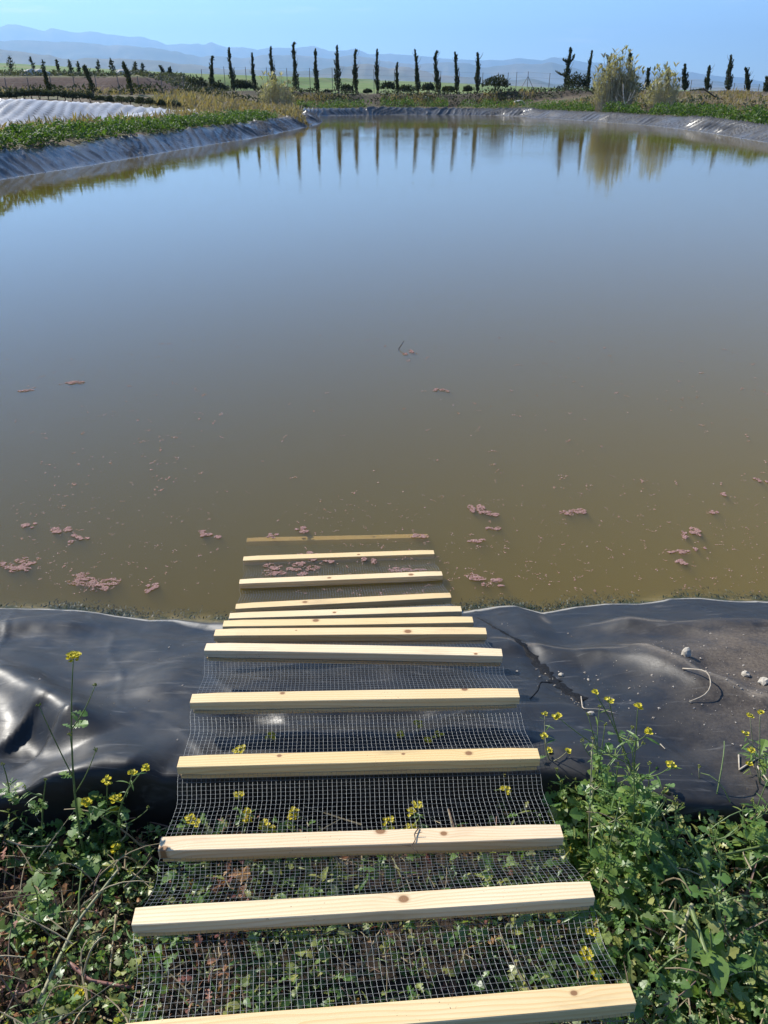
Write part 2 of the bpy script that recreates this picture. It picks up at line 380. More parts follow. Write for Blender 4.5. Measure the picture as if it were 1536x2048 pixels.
# a few thin wisps of cloud low in the sky
tc = nt.nodes.new('ShaderNodeTexCoord'); mp = nt.nodes.new('ShaderNodeMapping'); mp.inputs['Scale'].default_value = (7, 7, 60); nz = nt.nodes.new('ShaderNodeTexNoise'); nz.inputs['Scale'].default_value = 1.0; nz.inputs['Detail'].default_value = 5; nz.inputs['Roughness'].default_value = .62
nt.links.new(tc.outputs['Generated'], mp.inputs[0]); nt.links.new(mp.outputs[0], nz.inputs[0])
mr = nt.nodes.new('ShaderNodeMapRange'); mr.interpolation_type = 'SMOOTHSTEP'; mr.inputs[1].default_value = .56; mr.inputs[2].default_value = .78; mr.inputs[4].default_value = .55; nt.links.new(nz.outputs[0], mr.inputs[0])
sz = nt.nodes.new('ShaderNodeSeparateXYZ'); nt.links.new(tc.outputs['Generated'], sz.inputs[0])
ml = nt.nodes.new('ShaderNodeMapRange'); ml.interpolation_type = 'SMOOTHSTEP'; ml.inputs[1].default_value = .13; ml.inputs[2].default_value = .07; nt.links.new(sz.outputs[2], ml.inputs[0])
mm = nt.nodes.new('ShaderNodeMath'); mm.operation = 'MULTIPLY'; nt.links.new(mr.outputs[0], mm.inputs[0]); nt.links.new(ml.outputs[0], mm.inputs[1])
mx = nt.nodes.new('ShaderNodeMix'); mx.data_type = 'RGBA'; nt.links.new(mm.outputs[0], mx.inputs[0]); nt.links.new(sky.outputs[0], mx.inputs[6]); mx.inputs[7].default_value = (7.5, 8.2, 9.0, 1)
nt.links.new(mx.outputs[2], bg.inputs[0]); bg.inputs[1].default_value = .100
SC.view_settings.view_transform = 'Standard'; SC.view_settings.look = 'None'; SC.view_settings.exposure = 1.1; SC.view_settings.gamma = 1
SC.render.engine = 'CYCLES'
cy = SC.cycles; cy.max_bounces = 8; cy.diffuse_bounces = 3; cy.glossy_bounces = 4; cy.transmission_bounces = 4; cy.transparent_max_bounces = 12; cy.volume_bounces = 0
cy.use_denoising = True
try: cy.denoiser = 'OPENIMAGEDENOISE'
except Exception: pass
cy.caustics_reflective = False; cy.caustics_refractive = False

# ------------------------------------------------------------------ pond outline and terrain
shore = [px(*q)[:2] for q in ((0, 360), (74, 348), (169, 333), (278, 314), (400, 293), (520, 274), (600, 257), (638, 248))]
shore += [np.array(q) for q in ((-4.9, 69.5), (-6.2, 74.5), (-7.2, 80.0))]
shore += [px(*q)[:2] for q in ((645, 231.5), (760, 229.5), (900, 229.5), (1000, 231), (1060, 234.5), (1150, 240), (1300, 251), (1400, 263), (1536, 286))]
shore += [np.array(q) for q in ((18.6, 28), (19.0, 14), (18.6, 6), (16.5, 3.3), (10, 2.95), (0, 2.93), (-6, 2.93), (-10.5, 3.3), (-12, 6), (-11.6, 14))]
shore = np.array(shore)
def resample_closed(P, step):
    Q = np.vstack([P, P[:1]]); seg = np.linalg.norm(np.diff(Q, axis=0), axis=1); L = np.concatenate([[0], np.cumsum(seg)])
    n = int(L[-1] / step); s = np.linspace(0, L[-1], n, endpoint=False)
    return np.stack([np.interp(s, L, Q[:, 0]), np.interp(s, L, Q[:, 1])], 1)
def smooth_closed(P, sig):
    k = int(sig * 3); ker = np.exp(-np.arange(-k, k + 1) ** 2 / (2 * sig ** 2)); ker /= ker.sum()
    return np.stack([np.convolve(np.concatenate([P[-k:, i], P[:, i], P[:k, i]]), ker, 'valid') for i in (0, 1)], 1)
SH = smooth_closed(resample_closed(shore, .08), 12)
def sdf(poly, X, Y):
    """signed distance to a closed polyline, negative inside"""
    X = np.asarray(X, float); Y = np.asarray(Y, float); sh = X.shape; x = X.ravel(); y = Y.ravel(); out = np.empty(len(x))
    A = poly; B = np.roll(poly, -1, 0); d = B - A; dl = (d ** 2).sum(1) + 1e-12
    for i in range(0, len(x), 4000):
        qx = x[i:i + 4000, None]; qy = y[i:i + 4000, None]
        t = np.clip(((qx - A[:, 0]) * d[:, 0] + (qy - A[:, 1]) * d[:, 1]) / dl, 0, 1)
        dist = np.sqrt(((qx - A[:, 0] - t * d[:, 0]) ** 2 + (qy - A[:, 1] - t * d[:, 1]) ** 2).min(1))
        c = ((A[:, 1] > qy) != (B[:, 1] > qy)) & (qx < (d[:, 0]) * (qy - A[:, 1]) / (d[:, 1] + 1e-12) + A[:, 0])
        out[i:i + 4000] = np.where(c.sum(1) % 2 == 1, -dist, dist)
    return out.reshape(sh)
SHC = SH[::8]
# second basin on the left: its far bank carries the white sheet
TOP = np.array([pd(-330, 198, 46)[:2], pd(0, 202, 47.5)[:2], pd(190, 207, 51)[:2], pd(338, 213, 55)[:2], pd(450, 226, 57)[:2]])
BAS = np.vstack([TOP, [[-12.3, 49], [-13.6, 40], [-15.5, 30], [-17.5, 22], [-40, 16], [-60, 30]]])
BASC = resample_closed(BAS, 1.0)
# near bank: waterline read along the foot of the ramp
WLP = np.array([px(*q)[:2] for q in ((-700, 1222), (-200, 1222), (0, 1217), (80, 1215), (150, 1218), (230, 1232), (300, 1239), (350, 1236), (420, 1240), (520, 1238), (700, 1232), (930, 1221), (1000, 1213), (1030, 1212), (1085, 1226), (1150, 1214), (1210, 1207), (1280, 1207), (1340, 1198), (1400, 1195), (1536, 1199), (1800, 1196), (2400, 1200))])
def wl(x): return np.interp(x, WLP[:, 0], WLP[:, 1])
def seg_d(x, y, a, b):
    d = b - a; t = np.clip(((x - a[0]) * d[0] + (y - a[1]) * d[1]) / (d @ d), 0, 1)
    return np.hypot(x - a[0] - t * d[0], y - a[1] - t * d[1]), t
RIDGES = [  # pixel polylines of folds in the near liner: height, width, assumed z
    ([(-60, 1305), (20, 1338), (75, 1378), (130, 1440), (190, 1500)], .085, .085, .36),
    ([(-40, 1275), (60, 1245), (190, 1235)], .018, .09, .12),
    ([(330, 1300), (345, 1360), (300, 1440)], .022, .12, .25),
    ([(60, 1640), (140, 1610), (230, 1580), (320, 1600)], .07, .10, .36),
    ([(955, 1262), (1080, 1290), (1160, 1312), (1245, 1322)], .030, .07, .2),
    ([(1200, 1245), (1300, 1262), (1440, 1280), (1600, 1300)], .045, .08, .12),
    ([(1255, 1268), (1310, 1320), (1400, 1385), (1536, 1440)], .045, .08, .28),
    ([(1380, 1330), (1536, 1400)], -.03, .10, .30),
    ([(560, 1290), (700, 1330), (850, 1310)], .012, .10, .3),
    ([(450, 1480), (640, 1455), (800, 1480), (1000, 1440)], .03, .10, .40),
    ([(430, 1400), (560, 1430), (760, 1422), (960, 1412)], -.04, .07, .38),
    ([(40, 1490), (110, 1520)], -.05, .10, .3),
    ([(1180, 1395), (1320, 1450), (1420, 1540)], -.03, .12, .35),
]
GROOVE = [px(u, v, z)[:2] for (u, v, z) in ((958, 1236, .02), (985, 1252, .06), (1015, 1268, .1), (1045, 1290, .16), (1068, 1315, .2), (1085, 1338, .25), (1110, 1362, .28), (1135, 1385, .32), (1165, 1402, .34))]
def near_z(x, y):
    s = wl(x) - y
    z = np.interp(s, [-3, -1.5, -.4, 0, .3, .7, 1.05, 1.3, 1.5, 1.62], [-1.5, -.75, -.18, 0, .115, .265, .355, .40, .41, .41])
    bumps = 0
    for pl, h, wd, z0 in RIDGES:
        P = [px(u, v, z0)[:2] for u, v in pl]; best = np.full(np.shape(x), 9.0); tt = np.zeros(np.shape(x))
        for i in range(len(P) - 1):
            d, t = seg_d(x, y, P[i], P[i + 1]); m = d < best; best = np.where(m, d, best); tt = np.where(m, (i + t) / (len(P) - 1), tt)
        env = np.clip(np.sin(np.pi * np.clip(tt * .9 + .05, 0, 1)) * 1.6, 0, 1)
        bumps = bumps + h * np.exp(-(best / wd) ** 2) * env
    bumps = bumps + (fbm(x * 1.6 + 3, y * 2.2, 5, 3) - .5) * .09 + (fbm(x * 5, y * 6, 9, 3) - .5) * .014 + (1 - np.abs(np.sin(np.pi * (x * 2.3 + y * 1.4 + 1.6 * fbm(x * 1.5, y * 1.5, 44, 2))))) ** 8 * .007 * (.2 + fbm(x * 2, y * 2, 12, 2))
    best = np.full(np.shape(x), 9.0); tt = np.zeros(np.shape(x))
    for i in range(len(GROOVE) - 1):
        d, t = seg_d(x, y, GROOVE[i], GROOVE[i + 1]); m = d < best; best = np.where(m, d, best); tt = np.where(m, (i + t) / (len(GROOVE) - 1), tt)
    wob = (vnoise(x * 40, y * 40, 3) - .5) * .012
    gw = .03 + .02 * tt
    bumps = bumps - (.008 + .010 * tt) * np.exp(-((best + wob) / gw) ** 2)
    return z + bumps * sm((s + .10) / .25) * sm((1.95 - s) / .2)
def ground_z(X, Y):
    X = np.asarray(X, float); Y = np.asarray(Y, float)
    d = sdf(SHC, X, Y)
    inside = np.maximum(.5 * d, -1.6) - .1
    gen = .55 + 1.22 * sm((d - 3.5) / 10)
    left = sm((-X - 6) / 6) * sm((74 - Y) / 14)
    plate = .66 + 1.0 * sm((Y - 43) / 6) * sm((-X - 8.5) / 12)
    out = gen * (1 - left) + plate * left
    out = out + (fbm(X * .35, Y * .35, 21, 4) - .5) * .35 * sm((d - 2.2) / 3) * sm((d - 1.5))
    mound = np.exp(-((Y - 97.5) / 3.2) ** 2) * sm((X + 22) / 6) * (.35 + .5 * (fbm(X * .3, Y * .2, 4) - .35))
    out = out + mound
    # cut bank and scrubby terrace on the left
    L = sm((-X - 19) / 9 + .25 * (vnoise(X * .2, Y * .2, 8) - .5))
    out = out + L * 1.75 * sm((Y - 86 - 3 * vnoise(X * .25, 0, 3)) / 7)
    out = out + L * (fbm(X * .25, Y * .25, 31, 3) - .5) * .8 * sm((Y - 92) / 8)
    d2 = sdf(BASC, X, Y)
    out = out * (1 - sm(-d2 / 5.5)) + .14 * sm(-d2 / 5.5)
    z = np.where(d < 0, inside, np.where(d < 1.3, .5 * d - .1, 0))
    k = sm((d - 1.1) / .5)
    z = np.where(d < 1.1, z, (.45 * (1 - k) + out * k))
    # near bank
    nb = sm((5.5 - Y) / 1.0) * sm((X + 6) / 2) * sm((7 - X) / 2)
    s = wl(X) - Y
    nz = np.where(s < 1.25, near_z(X, Y) - .05 - .10 * sm((s - .9) / .35), 0)
    nz2 = .235 + (fbm(X * 3, Y * 3, 14, 4) - .5) * .07 + .03 * sm((X - .7) / .6)
    kk = sm((s - 1.15) / .2)
    nz = nz * (1 - kk) + nz2 * kk
    z = z * (1 - nb) + nz * nb
    # fields that climb slowly to the left
    dist = np.hypot(X, Y); u = 768 + FPX * X / (np.maximum(Y, 1) * CP + .01)
    ang = np.interp(u, [-600, 0, 400, 860, 1110, 1536, 2200], [66, 55, 35, 21, 8, 0, 0]) / 2000
    far = ang * np.clip(dist - 118, 0, 1700) * sm((Y - 60) / 60)
    z = z + far * np.where(Y > 0, 1, 0) + 1.0 * sm((dist - 118) / 60) * (fbm(X * .012, Y * .012, 2, 2) - .5) * .6
    return z
def gz(x, y): return float(ground_z(np.array([x]), np.array([y]))[0])

def axis(parts):
    a = np.concatenate([np.arange(p, q, s) for p, q, s in parts]); return np.unique(np.round(a, 4))
def geo(a, b, n): return np.geomspace(a, b, n)
gx = np.concatenate([-geo(60, 25500, 34)[::-1], np.arange(-59, -24, 1.2), np.arange(-24, -4.5, .5), np.arange(-4.5, -2.6, .2), np.arange(-2.6, 2.9, .045), np.arange(2.9, 5, .2), np.arange(5, 26, .5), np.arange(26, 60, 1.5), geo(60, 25500, 34)])
gy = np.concatenate([-geo(4, 4000, 14)[::-1], np.arange(-3.8, -.4, .3), np.arange(-.4, 4.2, .045), np.arange(4.2, 8, .3), np.arange(8, 112, .5), np.arange(112, 160, 2), geo(162, 29000, 50)])
GX, GY = np.meshgrid(gx, gy)
GZ = ground_z(GX, GY)
def grid_faces(nr, nc):
    i = np.arange((nr - 1) * nc).reshape(nr - 1, nc)[:, :-1]
    return np.stack([i, i + 1, i + nc + 1, i + nc], -1).reshape(-1, 4)
g = mesh_obj('ground', np.stack([GX, GY, GZ], -1).reshape(-1, 3), grid_faces(len(gy), len(gx)), M['ground'], None, True)
tag(g, kind='structure')

# water body
bx0, bx1, by0, by1 = -13.0, 20.6, 2.0, 89.0
v = [(bx0, by0, -2), (bx1, by0, -2), (bx1, by1, -2), (bx0, by1, -2), (bx0, by0, 0), (bx1, by0, 0), (bx1, by1, 0), (bx0, by1, 0)]
f = [(3, 2, 1, 0), (4, 5, 6, 7), (0, 1, 5, 4), (1, 2, 6, 5), (2, 3, 7, 6), (3, 0, 4, 7)]
tag(mesh_obj('water', v, f, M['water']), kind='structure')

# liner: the far ring and the near apron are one sheet
def build_liner():
    mb = MB()
    n = len(SH); T = np.roll(SH, -1, 0) - np.roll(SH, 1, 0); T /= np.linalg.norm(T, axis=1)[:, None]
    area = np.sum(SH[:, 0] * np.roll(SH[:, 1], -1) - np.roll(SH[:, 0], -1) * SH[:, 1])
    N = np.stack([T[:, 1], -T[:, 0]], 1) * (1 if area > 0 else -1)
    N = smooth_closed(N, 10); N /= np.linalg.norm(N, axis=1)[:, None]
    dd = np.array([-1.6, -.8, -.35, -.15, -.05, .05, .15, .27, .4, .52, .65, .78, .9, 1.0, 1.1, 1.2, 1.3, 1.4, 1.5, 1.62, 1.75, 1.85])
    zz = np.interp(dd, [-1.6, 0, .9, 1.15, 1.3, 1.45, 1.62, 1.85], [-.8, 0, .50, .60, .62, .60, .50, .33])
    s = np.arange(n) * .08
    S, D = np.meshgrid(s, dd, indexing='ij')
    cres = (fbm(s * .22, s * 0, 40, 3) - .5) * .20
    sag = (fbm(s * .5, s * 0, 50, 2) - .5) * .30
    DD = D + (sag[:, None]) * sm((D - .1) / .8)
    ph = S * 2.3 - D * 2.6 + 1.2 * (vnoise(S * .35, D * .9, 61) - .5) * 4
    def fold(p, sharp=3): return (1 - np.abs(np.sin(p * np.pi))) ** sharp
    amp = sm((D + .1) / .3) * sm((1.75 - D) / .4)
    wr = .20 * fold(ph * .5) * (.3 + vnoise(S * .3, D * 0, 3)) + 0.11 * fold(ph * 1.13 + .3, 2) * vnoise(S * .45, D, 7) + .035 * (fbm(S * 1.2, D * 1.2, 70, 3) - .5)
    Zz = zz[None, :] + (cres[:, None]) * sm((D - .2) / .8) * sm((1.8 - D) / .3) + (wr - .07) * amp
    Xp = SH[:, 0][:, None] + N[:, 0][:, None] * DD; Yp = SH[:, 1][:, None] + N[:, 1][:, None] * DD
    V = np.stack([Xp, Yp, Zz], -1).reshape(-1, 3); m = len(dd)
    keep = ~((SH[:, 1] < 3.6) & (SH[:, 0] > -3.4) & (SH[:, 0] < 3.9))
    fs = []
    for i in range(n):
        if not (keep[i] and keep[(i + 1) % n]): continue
        j = (i + 1) % n
        for k in range(m - 1): fs.append((i * m + k, j * m + k, j * m + k + 1, i * m + k + 1))
    mb.add(V, fs)
    # near apron
    ax = np.concatenate([np.arange(-3.5, -2.0, .05), np.arange(-2.0, 2.3, .012), np.arange(2.3, 4.0, .05)])
    sN = np.concatenate([np.arange(-1.3, -.3, .05), np.arange(-.3, 1.78, .0125)])
    A, Sn = np.meshgrid(ax, sN)
    Yn = wl(A) - Sn
    Zn = near_z(A, Yn)
    hem = sm((np.interp(A, [-1.6, -.7, -.3, .5, .8, 1.7], [1.47, 1.50, 1.58, 1.58, 1.50, 1.47]) + .12 * (fbm(A * 1.6, A * 0, 77, 3) - .5) - Yn) / .10)
    Zn = Zn - hem * .22
    V2 = np.stack([A, Yn + hem * .05, Zn], -1).reshape(-1, 3)
    mb.add(V2, grid_faces(len(sN), len(ax)))
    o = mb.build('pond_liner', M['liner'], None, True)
    # dry silt caught along the creases of the near apron and in the pleats of the far bank
    def along(pix, z0, wd):
        P = [px(u, v_, z0)[:2] for u, v_ in pix]; b_ = np.full(A.shape, 9.0)
        for i in range(len(P) - 1): b_ = np.minimum(b_, seg_d(A + (vnoise(A * 9, Yn * 9, 2) - .5) * .02, Yn + (vnoise(A * 11, Yn * 11, 4) - .5) * .015, P[i], P[i + 1])[0])
        return np.exp(-(b_ / wd) ** 2)
    si = .55 * along([(985, 1258), (1080, 1288), (1160, 1310), (1245, 1321)], .2, .010) + .5 * along([(1190, 1240), (1300, 1258), (1380, 1265)], .13, .009)
    si = si + .75 * along([(1255, 1268), (1310, 1318), (1360, 1352), (1430, 1395), (1536, 1440)], .28, .022) + .5 * along([(1085, 1226), (1095, 1250)], .04, .012) + .35 * along([(0, 1265), (60, 1235)], .1, .008) + .3 * along([(1330, 1262), (1352, 1275)], .12, .004)
    si = np.clip(si * (.35 + 1.1 * fbm(A * 14, Yn * 14, 66, 3)), 0, 1)
    far_si = np.clip(.55 * (1 - fold(ph * .5, 1.0)) ** 3 * amp, 0, 1) * .35
    at = o.data.attributes.new('silt', 'FLOAT', 'POINT'); at.data.foreach_set('value', np.concatenate([far_si.ravel(), si.ravel()]).astype(np.float32))
    return tag(o, 'black plastic liner sheet lying in folds round the pond bank', 'pond liner')
build_liner()

# white sheet on the far bank of the second basin
def build_sheet():
    mb = MB()
    L = np.concatenate([[0], np.cumsum(np.linalg.norm(np.diff(TOP, axis=0), axis=1))])
    s = np.arange(0, L[-1], .12); px_ = np.interp(s, L, TOP[:, 0]); py_ = np.interp(s, L, TOP[:, 1])
    k = 40; ker = np.ones(k) / k
    pxs = np.convolve(np.pad(px_, k, 'edge'), ker, 'same')[k:-k]; pys = np.convolve(np.pad(py_, k, 'edge'), ker, 'same')[k:-k]
    T = np.stack([np.gradient(pxs), np.gradient(pys)], 1); T /= np.linalg.norm(T, axis=1)[:, None]
    N = np.stack([T[:, 1], -T[:, 0]], 1)
    if N[len(N) // 2, 1] > 0: N = -N
    tt = np.linspace(-.5, 6.2, 34)
    S, D = np.meshgrid(s, tt, indexing='ij')
    X = pxs[:, None] + N[:, 0:1] * D; Y = pys[:, None] + N[:, 1:2] * D
    Z = ground_z(X, Y) + .07
    ph = S * 1.5 + D * 1.3 + 1.6 * (vnoise(S * .3, D * .4, 5) - .5)
    Z = Z + .11 * (1 - np.abs(np.sin(ph * np.pi))) ** 2 * (.2 + vnoise(S * .4, D * .2, 9)) + .07 * (1 - np.abs(np.sin(ph * 1.7 * np.pi + 1))) ** 2 * vnoise(S * .5, D * .3, 19)
    Z[:, 0] -= .35
    mb.add(np.stack([X, Y, Z], -1).reshape(-1, 3), grid_faces(len(s), len(tt)))
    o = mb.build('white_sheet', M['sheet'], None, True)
    at = o.data.attributes.new('pleat_shade', 'FLOAT', 'POINT'); at.data.foreach_set('value', np.clip(1.1 * np.abs(np.sin(ph * np.pi)) ** 7 * (.2 + vnoise(S * .8, D * .3, 9)), 0, 1).ravel().astype(np.float32))
    tag(o, 'pale wrinkled plastic sheet on the bank of the empty basin at left', 'plastic sheet')
build_sheet()

# ------------------------------------------------------------------ hills and air
def ridge(name, D, depth, pts, seed, rough):
    us = np.array([p[0] for p in pts]); vs = np.array([p[1] for p in pts])
    u = np.linspace(-420, 1960, 520)
    hv = np.interp(u, us, vs, left=vs[0], right=vs[-1])
    hv = hv + (fbm(u * .03, u * 0, seed, 4) - .5) * rough
    bear = np.arctan((u - 768) / FPX * CP)            # level bearing of each column
    elev = (183 - hv) / (FPX / CP ** 2) * 1.0
    nd = 30; q = np.linspace(0, 1, nd)                # 0 foot near, .62 crest, 1 foot behind
    prof = np.where(q < .62, sm(q / .62) ** .8 * .55 + .45 * (q / .62) ** 2.2, sm((1 - q) / .38))
    r = D - depth * .62 + depth * q
    crest_h = CAM_H + elev * D / np.cos(bear) * 0 + elev * D
    B, Rr = np.meshgrid(bear, r, indexing='ij')
    X = Rr * np.tan(B); Y = Rr
    gul = np.abs(fbm(X / (D * .018), Y / (D * .05), seed + 7, 4) - .5) * 2
    H = crest_h[:, None] * prof[None, :]
    H = H * (1 - .45 * (1 - gul) * np.sin(np.pi * np.clip(q / .62, 0, 1))[None, :] * (q < .62)[None, :] * .8)
    H = H - 40 * (1 - sm(q / .08))[None, :] - 60 * (q > .97)[None, :]
    o = mesh_obj(name, np.stack([X, Y, H], -1).reshape(-1, 3), grid_faces(len(u), nd), M['hill'], None, True)
    tag(o, kind='structure')
far_pts = [(-420, 80), (-150, 70), (0, 64), (15, 61), (43, 52), (70, 55), (95, 60), (110, 64), (125, 59), (140, 63), (165, 69), (200, 68), (235, 72), (270, 75), (300, 78), (325, 84), (345, 91), (385, 92), (405, 90), (418, 92), (432, 87), (447, 93), (460, 97), (490, 97), (520, 103), (545, 98), (570, 97), (600, 98), (630, 96), (660, 103), (690, 102), (712, 98), (735, 108), (790, 109), (850, 114), (900, 119), (925, 118), (966, 122), (1010, 121), (1036, 118), (1080, 121), (1100, 114), (1124, 117), (1164, 128), (1190, 126), (1278, 139), (1344, 147), (1388, 146), (1432, 151), (1536, 165), (1700, 172), (1960, 176)]
mid_pts = [(-420, 90), (0, 86), (60, 84), (200, 88), (300, 97), (345, 103), (400, 112), (480, 118), (540, 111), (600, 109), (650, 117), (700, 113), (760, 122), (830, 128), (900, 126), (960, 133), (1020, 130), (1100, 127), (1160, 140), (1260, 152), (1400, 160), (1536, 172), (1960, 178)]
low_pts = [(-420, 120), (-60, 112), (0, 103), (15, 102), (60, 108), (110, 113), (135, 121), (160, 122), (195, 117), (225, 121), (250, 117), (290, 120), (340, 125), (375, 129), (420, 134), (500, 140), (600, 142), (660, 137), (700, 131), (725, 129), (755, 131), (790, 138), (820, 135), (845, 140), (870, 148), (920, 155), (990, 160), (1060, 158), (1110, 170), (1200, 167), (1300, 172), (1400, 176), (1960, 180)]
ridge('mountain_range', 23000, 8000, far_pts, 1, 7.0)
ridge('foothills', 13000, 5000, mid_pts, 2, 9.0)
ridge('low_hills', 6500, 2600, low_pts, 3, 8.0)
def haze():
    a, b, z0, z1 = 26000, 29500, -140, 1800
    v = [(-a, -4200, z0), (a, -4200, z0), (a, b, z0), (-a, b, z0), (-a, -4200, z1), (a, -4200, z1), (a, b, z1), (-a, b, z1)]
    t = NT('air')
    p = t.n('VolumePrincipled', Density=7.0e-5, Color=(.36, .635, 1.0)); p.inputs['Anisotropy'].default_value = .3
    o = mesh_obj('haze', v, f, t.done(None, p)); tag(o, kind='stuff')
haze()

# ------------------------------------------------------------------ the ramp
RAMP = [  # top-front edge in the photo: left end, right end, height below the lens, timber tint, knots along x, grain
    ((240, 2094), (1274, 2009), 1.530, (.98, .93, .80), [(-.18, .005, .007), (.37, .03, .006)], 1.3),
    ((262, 1851), (1191, 1796), 1.532, (1.03, 1.03, 1.05), [(.08, .024, .009)], 1.2),
    ((315, 1702), (1128, 1676), 1.601, (.99, .97, 1.02), [(-.48, .007, .009), (.045, .038, .010), (.20, .024, .007)], 1.5),
    ((353, 1535), (1081, 1518), 1.597, (.97, .90, .70), [(-.22, .034, .005), (.30, .027, .008), (.12, .03, .004)], .9),
    ((379, 1406), (1040, 1395), 1.589, (.98, .93, .80), [(-.22, .036, .006), (.33, .04, .007)], .6),
    ((407.5, 1301), (1005.5, 1312.5), 1.641, (1.05, 1.06, 1.1), [(.41, .01, .005)], .5),
    ((427, 1271.7), (974, 1268.5), 1.736, (1.0, .96, .84), [(.21, .02, .011), (-.2, .03, .003)], .7),
    ((444.7, 1253), (947, 1245), 1.846, (1.0, .95, .80), [(-.13, .03, .010)], .9),
    ((457.5, 1237), (924, 1222.6), 1.962, (1.03, 1.03, 1.0), [(-.05, .02, .006)], .6),
    ((470.6, 1217.7), (903, 1195), 2.049, (.98, .92, .78), [(-.18, .025, .009)], .8),
    ((478, 1167.6), (885.4, 1151), 2.078, (1.04, 1.03, .98), [(-.06, .02, .007), (.34, .02, .009)], .7),
    ((485.7, 1121), (869, 1108), 2.102, (1.0, .95, .80), [(.1, .02, .006)], .8),
    ((492.5, 1083), (857, 1075), 2.148, (1.12, .90, .40), [(.2, .02, .006)], .8)]  # yellow cast of light through the water put into this tint
BW, BH, BH2 = .044, .031, .016
def batten_mesh(Lx, jitter, lower=False):
    # long bevelled bar, a few lengthwise cuts so that it can bow a little
    w, h = BW, (BH2 if lower else BH); c = .0018
    sec = [(-w / 2 + c, -h), (w / 2 - c, -h), (w / 2, -h + c), (w / 2, -c), (w / 2 - c, 0), (-w / 2 + c, 0), (-w / 2, -c), (-w / 2, -h + c)]
    nx = 14; vs = []; fs = []
    xs = np.linspace(-Lx / 2, Lx / 2, nx); bow = (rng.random() - .5) * .006
    for i, x in enumerate(xs):
        q = 1 - (2 * x / Lx) ** 2
        e = c if i in (0, nx - 1) else 0
        for (a, b) in sec:
            a2 = a * (1 - 2 * e / w); b2 = -h / 2 + (b + h / 2) * (1 - 2 * e / h)
            vs.append((x, a2 + w / 2 + bow * q, b2))          # y = 0 is the front top edge
    for i in range(nx - 1):
        for k in range(8): fs.append((i * 8 + k, i * 8 + (k + 1) % 8, (i + 1) * 8 + (k + 1) % 8, (i + 1) * 8 + k))
    fs.append(tuple(range(7, -1, -1))); fs.append(tuple((nx - 1) * 8 + k for k in range(8)))
    return np.array(vs), fs
ramp = empty('wildlife_ramp', (0, 1.2, .5))
tag(ramp, 'wire mesh ramp with pale pine battens running from the weeds into the pond', 'ramp')
knots_frames = []
for i, (l, r, drop, tint, knots, flat) in enumerate(RAMP):
    z = CAM_H - drop
    a = px(*l, z); b = px(*r, z)
    Lx = np.linalg.norm(b - a); mid = (a + b) / 2; ang = math.atan2(b[1] - a[1], b[0] - a[0])
    vs, fs = batten_mesh(Lx, i)
    o = mesh_obj('batten', vs, fs, wood_mat(i + 1, tint, knots, flat), ramp)
    o.location = mid - np.array(ramp.location); o.rotation_euler = (0, 0, ang)
    if i == 12: o['label'] = 'batten sunk under the brown water'
    if i in (1, 2, 3, 4, 5, 6, 0):
        vs2, fs2 = batten_mesh(Lx * (.985 + .01 * rng.random()), i, True)
        vs2[:, 1] *= .9; vs2[:, 1] += .004
        o2 = mesh_obj('backing_strip', vs2, fs2, wood_mat(i + 30, (.95, .86, .70), [], .6), ramp)
        o2.location = mid - np.array(ramp.location) + np.array([0, 0, -BH - .0035]); o2.rotation_euler = (0, 0, ang)
    # frame for the mesh: passes under the batten
    n = np.array([-math.sin(ang), math.cos(ang), 0])
    for dy in (.004, .040):
        knots_frames.append((a + n * dy + [0, 0, -BH - .0018], b + n * dy + [0, 0, -BH - .0018], i))
